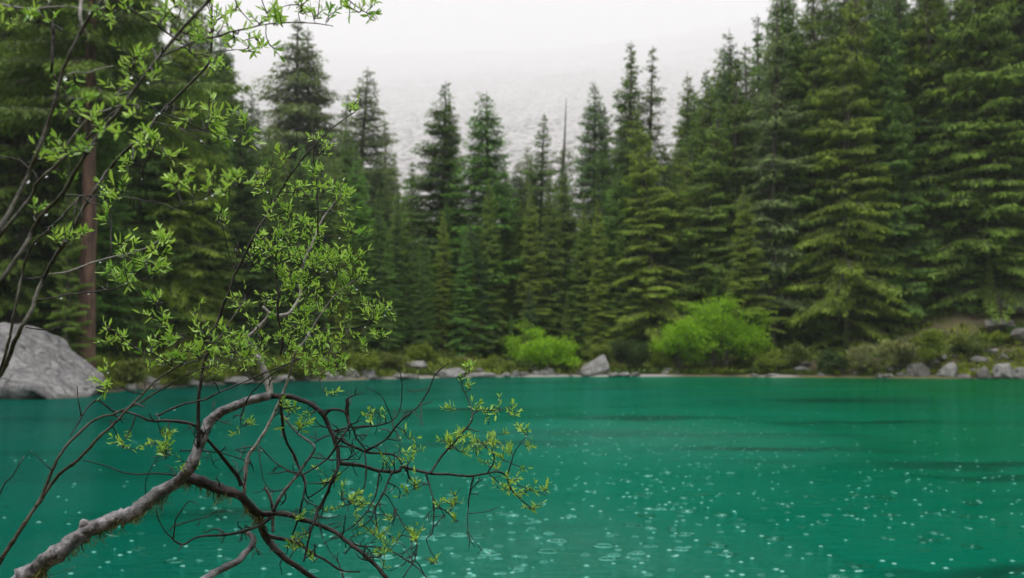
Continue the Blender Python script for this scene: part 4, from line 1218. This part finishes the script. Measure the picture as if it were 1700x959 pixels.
B([(447, 657), (486, 659), (518, 673), (539, 691), (552, 722), (562, 751), (560, 776), (550, 804), (532, 839), (518, 875), (504, 932)], 10, 3.2, 2.10, 2.04, M_DBARK, "limb", 10)
B([(538, 690), (550, 680), (571, 683), (580, 701), (567, 726), (543, 761), (507, 786), (493, 788), (458, 768), (430, 740)], 5, 2, 2.08, 2.0, M_DBARK)
B([(579, 702), (577, 685), (576, 662)], 6, 6, 2.06, 2.05, M_DBARK, "branch_stub")
B([(560, 768), (596, 772), (625, 780), (660, 783), (670, 775), (707, 785), (750, 788), (786, 789), (820, 783), (838, 787), (850, 813), (866, 830), (882, 843)], 7, 2, 2.08, 2.25, M_DBARK)
B([(838, 787), (855, 803), (880, 812), (908, 822)], 2.4, 1.2, 2.22, 2.26, M_DBARK)
B([(842, 790), (849, 768), (855, 748), (876, 722)], 2.6, 1.2, 2.22, 2.2, M_DBARK)
B([(810, 784), (818, 770), (820, 757), (808, 742), (790, 730)], 2.4, 1.2, 2.2, 2.16, M_DBARK)
B([(715, 785), (737, 753), (767, 720), (780, 703), (784, 690), (778, 664), (767, 641), (772, 622), (782, 604)], 4, 1.6, 2.14, 2.2, M_DBARK)
B([(782, 692), (790, 684), (801, 680), (823, 682), (850, 674)], 2.2, 1.2, 2.18, 2.22, M_DBARK)
B([(552, 722), (580, 738), (610, 750), (655, 755), (668, 771)], 4.5, 3, 2.09, 2.13, M_DBARK)
B([(604, 750), (640, 730), (664, 700), (692, 677), (711, 649), (724, 620), (745, 602)], 4, 1.6, 2.1, 2.0, M_DBARK)
B([(555, 716), (580, 710), (625, 706), (651, 697), (664, 675), (667, 634), (659, 601)], 3.6, 1.4, 2.1, 2.05, M_DBARK)
B([(651, 697), (640, 672), (630, 655), (600, 640)], 2, 1.0, 2.07, 2.02, M_DBARK)
B([(610, 750), (594, 730), (584, 708), (572, 684)], 2.4, 3.0, 2.09, 2.06, M_DBARK)
B([(606, 750), (608, 787), (595, 828), (575, 838), (548, 846)], 3.2, 1.5, 2.09, 2.0, M_DBARK)
B([(630, 783), (628, 800), (622, 827), (600, 860), (580, 877), (550, 893)], 3.4, 1.6, 2.1, 2.02, M_DBARK)
B([(651, 783), (640, 812), (624, 842), (627, 881)], 3.4, 1.5, 2.12, 2.08, M_DBARK)
B([(622, 840), (612, 866), (585, 880)], 2.4, 1.2, 2.1, 2.06, M_DBARK)
B([(707, 786), (716, 818), (720, 840), (718, 884), (708, 896), (726, 934)], 3.0, 1.4, 2.14, 2.1, M_DBARK)
B([(786, 790), (780, 820), (778, 842), (776, 884), (784, 902)], 3.0, 1.2, 2.19, 2.14, M_DBARK)
B([(778, 852), (800, 850), (828, 842)], 1.6, 0.9, 2.16, 2.2, M_DBARK)
B([(718, 843), (738, 846), (750, 858), (756, 868)], 2, 1.0, 2.13, 2.18, M_DBARK)
B([(655, 843), (668, 868), (683, 888), (692, 897), (689, 926), (668, 960)], 2.6, 1.8, 2.1, 2.0, M_DBARK)
B([(580, 900), (600, 906), (640, 912), (690, 940), (720, 975)], 3, 2, 2.05, 2.0, M_DBARK)
B([(432, 853), (472, 853), (507, 864), (543, 876), (578, 899), (613, 928), (644, 962)], 9, 6, 2.15, 2.02, M_DBARK)
B([(445, 889), (486, 899), (522, 920), (568, 946), (598, 949)], 7, 2.5, 2.16, 2.1, M_DBARK)
B([(568, 946), (570, 960)], 4, 3, 2.12, 2.1, M_DBARK)
B([(450, 858), (427, 874), (401, 882), (370, 887), (331, 890), (302, 903), (281, 889), (265, 867), (259, 845)], 6, 1.6, 2.14, 1.98, M_DBARK)
B([(288, 893), (289, 880), (294, 859), (313, 833), (330, 838)], 3, 1.2, 2.0, 1.95, M_DBARK)
B([(292, 872), (310, 866), (339, 859), (366, 847), (388, 851)], 2.4, 1.2, 2.0, 2.05, M_DBARK)
B([(302, 903), (297, 914)], 2.5, 1.4, 1.99, 1.98, M_DBARK)
B([(404, 881), (416, 888), (421, 898), (412, 914), (394, 931), (370, 943), (345, 958), (322, 975)], 9, 13, 2.12, 1.96, M_WBARK, "limb", 10)
B([(400, 806), (395, 792), (380, 772), (345, 730), (331, 712), (317, 703), (281, 698), (253, 698), (216, 685), (190, 683), (174, 672), (160, 664), (146, 676), (136, 691), (116, 724)], 7, 2, 2.14, 1.92, M_DBARK)
B([(299, 748), (340, 748), (370, 753), (406, 764)], 2.4, 1.6, 2.03, 2.13, M_DBARK)
B([(299, 790), (270, 786), (246, 785), (213, 786), (173, 773), (136, 763)], 3, 1.6, 2.07, 1.9, M_DBARK)
B([(242, 826), (242, 800), (256, 770), (275, 762)], 2, 1.0, 2.03, 1.98, M_DBARK)
B([(439, 809), (448, 824), (452, 845), (453, 883)], 6, 5, 2.12, 2.14, M_WBARK)
B([(454, 848), (465, 825), (493, 790), (515, 758), (520, 740), (490, 715), (465, 684)], 6, 3, 2.13, 2.17, M_WBARK)
B([(465, 660), (468, 690), (472, 723), (486, 751), (498, 776), (505, 800), (504, 820), (497, 853), (486, 887)], 5, 3, 2.09, 2.16, M_DBARK)
B([(505, 790), (508, 806), (503, 822), (512, 838)], 3, 1.6, 2.13, 2.1, M_DBARK)
B([(515, 758), (552, 762), (598, 762)], 2.4, 1.2, 2.16, 2.1, M_DBARK)
B([(560, 740), (600, 744), (597, 760)], 2.6, 1.4, 2.08, 2.05, M_DBARK)
B([(521, 735), (548, 722), (590, 712), (640, 703)], 2.6, 1.2, 2.17, 2.2, M_DBARK)
B([(512, 826), (534, 812), (560, 790), (590, 764)], 2.6, 1.4, 2.12, 2.06, M_DBARK)
B([(434, 872), (418, 858), (402, 836)], 2.2, 1.2, 2.13, 2.16, M_DBARK)
B([(430, 740), (433, 775), (440, 800), (455, 822)], 2.0, 1.2, 2.05, 2.0, M_DBARK)
B([(526, 838), (530, 870), (540, 900), (556, 930)], 2.2, 1.2, 2.04, 2.0, M_DBARK)
B([(330, 700), (330, 742)], 6, 6, 2.05, 2.04, M_DBARK)
B([(329, 738), (329, 690), (332, 640), (346, 573), (373, 504), (393, 448), (405, 425), (440, 360), (465, 318), (503, 263), (544, 219), (598, 178)], 6.5, 1.6, 2.03, 2.02, M_DBARK, "shoot")
B([(466, 588), (469, 561), (462, 525), (459, 456), (456, 378)], 4, 2, 2.08, 2.05, M_DBARK, "shoot")
B([(527, 400), (528, 342), (524, 295), (521, 250), (530, 232)], 3, 1.2, 2.12, 2.04, M_DBARK)
B([(518, 549), (564, 546), (603, 541), (627, 527), (647, 509)], 2.8, 1.2, 2.2, 2.16, M_DBARK)
B([(600, 542), (612, 560), (642, 558)], 1.8, 1.0, 2.18, 2.15, M_DBARK)
B([(520, 462), (534, 453), (552, 445), (578, 440)], 2.4, 1.2, 2.2, 2.22, M_DBARK)
B([(527, 391), (564, 391), (582, 388), (603, 395)], 2, 1.0, 2.2, 2.2, M_DBARK)
B([(400, 690), (420, 650), (470, 609), (509, 592), (552, 589), (582, 573)], 3.0, 1.4, 2.06, 2.0, M_DBARK)
B([(262, 690), (300, 672), (340, 662), (391, 640), (440, 619), (485, 601), (520, 588)], 3.6, 1.6, 1.98, 2.02, M_DBARK)
B([(395, 402), (393, 420), (394, 448), (380, 420), (372, 385), (367, 360)], 1.6, 1.2, 2.02, 1.98, M_DBARK)
B([(466, 317), (482, 318), (508, 318)], 1.8, 1.0, 2.03, 2.06, M_DBARK)
B([(452, 342), (447, 322), (436, 302), (431, 290)], 1.8, 1.0, 2.03, 2.0, M_DBARK)
B([(478, 296), (475, 280), (463, 262)], 1.6, 0.9, 2.03, 2.05, M_DBARK)
B([(400, 444), (430, 412), (450, 408), (470, 400)], 2, 1.0, 2.03, 2.06, M_DBARK)
B([(470, 588), (490, 540), (500, 500), (545, 470)], 2.2, 1.0, 2.08, 2.1, M_DBARK)
B([(420, 575), (395, 580), (360, 592), (335, 604)], 2.4, 1.4, 2.12, 2.05, M_DBARK)
# --- its leaves
for a in [(485, 428, 60, 40, 26), (540, 462, 52, 42, 30), (480, 400, 45, 30, 14), (465, 505, 55, 45, 18), (520, 560, 60, 45, 26), (500, 600, 60, 28, 16), (430, 592, 55, 30, 16),
          (575, 452, 28, 22, 12), (560, 590, 45, 24, 11), (630, 522, 20, 18, 8), (636, 556, 12, 8, 4), (585, 390, 18, 7, 4), (563, 330, 18, 22, 10), (524, 300, 10, 45, 9),
          (533, 236, 12, 12, 5), (590, 183, 10, 8, 4), (465, 268, 8, 10, 3), (436, 300, 10, 14, 4), (500, 318, 12, 8, 4), (368, 368, 8, 14, 4), (480, 350, 30, 30, 10), (445, 420, 25, 20, 8),
          (840, 760, 40, 32, 15), (800, 742, 22, 12, 7), (855, 810, 30, 22, 9), (765, 738, 22, 14, 7), (745, 740, 10, 10, 3), (775, 625, 10, 20, 5), (805, 680, 14, 8, 4), (843, 682, 12, 8, 3), (760, 680, 9, 6, 2),
          (875, 722, 8, 10, 3), (905, 820, 6, 6, 2), (885, 843, 10, 6, 2), (690, 815, 10, 10, 3), (680, 748, 16, 16, 7), (650, 880, 30, 22, 9), (690, 880, 18, 16, 4), (640, 930, 20, 14, 5), (725, 935, 8, 6, 2),
          (740, 850, 24, 16, 6), (675, 810, 14, 10, 4), (600, 842, 8, 8, 2), (547, 790, 5, 18, 3), (567, 820, 6, 10, 2), (590, 835, 8, 8, 2), (550, 850, 12, 6, 2), (497, 872, 12, 22, 4), (478, 905, 10, 6, 2), (600, 885, 10, 20, 3),
          (516, 930, 8, 6, 2), (630, 690, 18, 14, 5), (495, 690, 24, 18, 7), (400, 705, 14, 10, 5), (480, 675, 14, 8, 3), (545, 655, 10, 6, 2), (310, 775, 12, 8, 4), (260, 735, 14, 22, 6), (285, 748, 16, 10, 5), (205, 738, 8, 8, 2), (640, 770, 8, 10, 2)]:
    wt.area(a[0], a[1], a[2] * 1.25, a[3] * 1.25, max(1, int(a[4] * (1.25 if a[1] < 640 else 0.85) + 0.5)), size=12.5)
wt.bare(105, (330, 650, 720, 955), 12, 44)
wt.bare(52, (560, 600, 820, 955), 14, 50)
wt.bare(34, (250, 680, 420, 920), 10, 34)
wt.bare(40, (340, 280, 640, 650), 8, 26)
wt.mossy(tr3, trr, 0.30, 0.40, 130, 0.012, 0.055)
wt.mossy(tr3, trr, 0.26, 0.64, 420, 0.006, 0.018)
wt.mossy(tr3, trr, 0.60, 0.70, 90, 0.008, 0.022)
wt.mossy(l3, lr, 0.0, 0.45, 190, 0.005, 0.02)
wt.finish()

# --- the upright willow shoots nearer the camera
ws = Willow("willow_shrub", (-1.25, 1.35, 0.45), "tall willow shrub of straight olive stems with bright new leaves at the lake's edge", "shrub", 43)
B = ws.branch
B([(-30, 1060), (-10, 955), (30, 885), (66, 832), (100, 786), (133, 760), (160, 730), (186, 706), (236, 654), (262, 630), (300, 606), (340, 590), (383, 533), (408, 495)], 9, 1.8, 1.62, 1.92, M_SBARK, "stem", 8)
B([(60, 840), (78, 803), (90, 773), (116, 733), (156, 698), (196, 683), (233, 667), (276, 641), (330, 612), (385, 598), (420, 586)], 6, 1.6, 1.70, 1.94, M_SBARK, "stem", 8)
B([(-120, 860), (-60, 730), (0, 622), (11, 600), (32, 550), (53, 511), (67, 472), (92, 426), (110, 401), (131, 359), (152, 323), (187, 273), (234, 227), (264, 190), (297, 157), (334, 120), (349, 95), (351, 50), (352, -10)], 9.5, 3, 1.55, 1.62, M_SBARK, "stem", 10)
B([(-40, 700), (2, 608), (14, 568), (21, 533), (35, 462), (53, 409), (96, 366), (131, 327)], 5.5, 3, 1.52, 1.58, M_SBARK, "stem")
B([(-120, 640), (-50, 545), (0, 469), (43, 405), (67, 359), (103, 323), (130, 275), (160, 230), (200, 180), (220, 153), (257, 103), (300, 50), (347, 0), (380, -40)], 8, 5, 1.20, 1.28, M_SBARK, "stem", 10)
B([(-100, 560), (-40, 450), (0, 378), (33, 318), (60, 260), (85, 190), (103, 123), (120, 80), (147, 30), (170, 0), (190, -30)], 8, 5, 1.05, 1.12, M_SBARK, "stem", 10)
B([(-60, 470), (0, 390), (53, 325), (67, 297), (143, 230), (200, 177), (222, 152)], 7, 4.5, 1.22, 1.27, M_SBARK, "stem")
B([(-40, 960), (0, 820), (20, 790), (40, 757)], 4, 1.6, 1.6, 1.6, M_DBARK)
B([(88, 782), (70, 765), (48, 746)], 2.2, 1.2, 1.68, 1.66, M_DBARK)
B([(135, 690), (130, 670), (128, 640)], 2.4, 1.2, 1.74, 1.74, M_DBARK)
B([(186, 706), (198, 726), (203, 740)], 2, 1.2, 1.76, 1.78, M_DBARK)
B([(142, 60), (133, 20), (140, -20)], 6, 6, 1.12, 1.12, M_PBARK)
B([(108, 126), (125, 120), (147, 120), (170, 113), (187, 109)], 3, 1.4, 1.2, 1.25, M_PBARK)
B([(73, 257), (95, 246), (110, 240), (143, 200), (170, 185), (200, 174)], 4, 2.5, 1.3, 1.28, M_PBARK)
B([(90, 125), (100, 145), (112, 165)], 4, 2, 1.12, 1.15, M_SBARK)
B([(219, 164), (240, 170), (262, 184), (300, 199), (330, 213), (365, 222), (395, 231)], 3.2, 1.4, 1.30, 1.46, M_DBARK)
B([(256, 203), (280, 207), (300, 213), (330, 217), (350, 218)], 2.6, 1.2, 1.6, 1.52, M_DBARK)
B([(300, 213), (318, 224), (334, 231)], 1.8, 1.0, 1.57, 1.55, M_DBARK)
B([(257, 103), (270, 92), (300, 78), (330, 65), (360, 60), (395, 50), (430, 43), (470, 37), (520, 38), (553, 43)], 4.5, 1.4, 1.27, 1.5, M_SBARK)
B([(185, -6), (210, 12), (243, 30), (283, 57), (310, 78), (323, 91), (355, 86), (392, 82)], 3.6, 1.4, 1.3, 1.5, M_DBARK)
B([(323, 91), (333, 103)], 2, 1.2, 1.4, 1.42, M_DBARK)
B([(540, -40), (575, -3), (597, 15), (612, 24), (624, 32)], 3, 1.4, 1.45, 1.5, M_DBARK)
B([(425, -20), (440, 12), (448, 38)], 2.2, 1.2, 1.5, 1.5, M_DBARK)
B([(380, -30), (395, 10), (420, 40)], 2.6, 1.4, 1.5, 1.5, M_DBARK)
B([(282, 58), (295, 30), (310, -10)], 2.4, 1.4, 1.36, 1.4, M_DBARK)
B([(104, 324), (140, 325), (177, 325), (230, 331), (273, 339), (302, 353)], 3.2, 1.4, 1.5, 1.4, M_DBARK)
B([(288, 345), (310, 338), (335, 330), (362, 318), (395, 303)], 2.2, 1.2, 1.42, 1.34, M_DBARK)
B([(82, 455), (105, 452), (124, 447), (160, 433), (209, 422), (240, 412), (270, 396)], 3.6, 1.4, 1.6, 1.72, M_PBARK)
B([(60, 499), (90, 494), (124, 487), (184, 480), (220, 470), (245, 461)], 3.2, 1.2, 1.6, 1.7, M_DBARK)
B([(43, 543), (60, 546), (78, 547), (103, 542), (130, 542)], 2.2, 1.0, 1.57, 1.62, M_DBARK)
B([(184, 426), (184, 400), (184, 366), (178, 332)], 2.2, 1.2, 1.68, 1.7, M_DBARK)
B([(186, 425), (220, 432), (270, 440)], 1.8, 1.0, 1.68, 1.72, M_DBARK)
B([(160, 315), (190, 318), (225, 320)], 2, 1.0, 1.6, 1.6, M_DBARK)
B([(238, 300), (239, 275), (262, 235), (285, 200), (289, 170)], 2.4, 1.4, 1.62, 1.62, M_DBARK)
B([(0, 8), (50, 14), (110, 10), (150, 18)], 4, 2, 1.2, 1.25, M_PBARK)
B([(88, 40), (88, 90), (85, 120)], 6, 5, 1.2, 1.2, M_DBARK)
B([(0, 260), (30, 265), (55, 285), (62, 296)], 3, 2, 1.2, 1.2, M_DBARK)
B([(10, 362), (25, 375), (50, 402)], 2.4, 1.4, 1.3, 1.4, M_DBARK)
B([(285, 605), (290, 580), (310, 560)], 2, 1.0, 1.88, 1.9, M_DBARK)
B([(290, 610), (260, 590), (230, 580), (200, 560), (180, 545)], 2.6, 1.2, 1.86, 1.8, M_DBARK)
B([(310, 604), (295, 570), (270, 530), (260, 505)], 2.4, 1.0, 1.88, 1.86, M_DBARK)
B([(236, 654), (215, 650), (195, 640), (178, 622)], 2.2, 1.0, 1.8, 1.76, M_DBARK)
B([(340, 590), (350, 560), (345, 540)], 2, 1.0, 1.9, 1.9, M_DBARK)
for a in [(225, 135, 26, 26, 7), (250, 108, 24, 18, 6), (195, 215, 40, 28, 10), (130, 168, 12, 24, 6), (375, 205, 28, 22, 10), (395, 232, 16, 8, 4), (350, 65, 36, 34, 14),
          (405, 45, 46, 30, 16), (320, 328, 24, 16, 5), (375, 310, 26, 12, 6), (400, 302, 8, 8, 2), (205, 432, 30, 22, 8), (250, 420, 26, 26, 11), (272, 398, 12, 12, 4), (225, 462, 26, 10, 6), (45, 22, 34, 18, 6),
          (240, 270, 26, 28, 9), (100, 402, 22, 8, 5), (130, 395, 12, 10, 3), (55, 348, 6, 10, 2), (182, 350, 10, 20, 5), (598, 14, 22, 12, 6), (535, 36, 14, 8, 4), (465, 22, 28, 18, 9),
          (120, 275, 20, 22, 6), (290, 320, 14, 12, 4), (290, 20, 50, 16, 9), (200, 20, 12, 20, 3), (165, 30, 14, 14, 2), (330, 110, 30, 14, 6), (80, 20, 25, 18, 4), (190, 330, 12, 10, 3), (75, 262, 10, 12, 3), (130, 245, 14, 12, 4),
          (300, 195, 14, 10, 3), (260, 250, 14, 18, 5), (420, 72, 26, 14, 6)]:
    ws.area(a[0], a[1], a[2] * 1.4, a[3] * 1.4, max(1, int(a[4] * 0.85 + 0.5)), size=18.5)
for a in [(310, 555, 34, 34, 12), (265, 515, 18, 14, 5), (345, 585, 34, 26, 10), (190, 556, 14, 14, 4), (178, 630, 10, 18, 4), (260, 590, 34, 18, 8), (400, 505, 12, 12, 3), (378, 545, 12, 10, 3), (395, 592, 24, 12, 5), (415, 560, 14, 22, 3), (207, 738, 8, 8, 2)]:
    ws.area(a[0], a[1], a[2] * 1.4, a[3] * 1.4, max(1, int(a[4] * 0.95 + 0.5)), size=16)
ws.bare(34, (0, 0, 420, 560), 10, 34)
ws.bare(14, (150, 560, 420, 700), 10, 30)
ws.finish()

# --- drops of rain hanging under the twigs
def drop_mesh():
    import bmesh
    bm = bmesh.new(); bmesh.ops.create_uvsphere(bm, u_segments=14, v_segments=10, radius=1.0)
    for v in bm.verts:
        if v.co.z > 0: v.co.z *= 1.25; v.co.x *= 1 - 0.25 * v.co.z; v.co.y *= 1 - 0.25 * v.co.z
    me = bpy.data.meshes.new("raindrop"); bm.to_mesh(me); bm.free()
    me.materials.append(M_DROP)
    me.polygons.foreach_set("use_smooth", np.full(len(me.polygons), True))
    return me
DM = drop_mesh()
def drops(w, n, box, rmin, rmax, label, group, seed):
    rg = np.random.default_rng(seed); A = w.arr()
    ok = np.where((A[:, 0] > box[0]) & (A[:, 0] < box[2]) & (A[:, 1] > box[1]) & (A[:, 1] < box[3]) & (A[:, 3] < 0.0045))[0]
    for j in rg.choice(ok, n, replace=False):
        s = w.samples[int(j)]; r = rg.uniform(rmin, rmax)
        o = bpy.data.objects.new("raindrop", DM); COL.objects.link(o)
        o.location = (s[4][0], s[4][1], s[4][2] - s[3] * 0.8 - r * 0.85); o.scale = (r, r, r)
        tag(o, label, "raindrop", group)
drops(wt, 62, (250, 180, 900, 950), 0.0015, 0.0025, "clear raindrop hanging under a twig of the leaning willow", "raindrops under the leaning willow's twigs", 3)
drops(ws, 46, (5, 5, 620, 660), 0.0014, 0.0024, "clear raindrop hanging under a twig of the tall willow shrub", "raindrops under the willow shrub's twigs", 4)
print("leaves", wt.nleaf, ws.nleaf, "objects", len(bpy.data.objects))
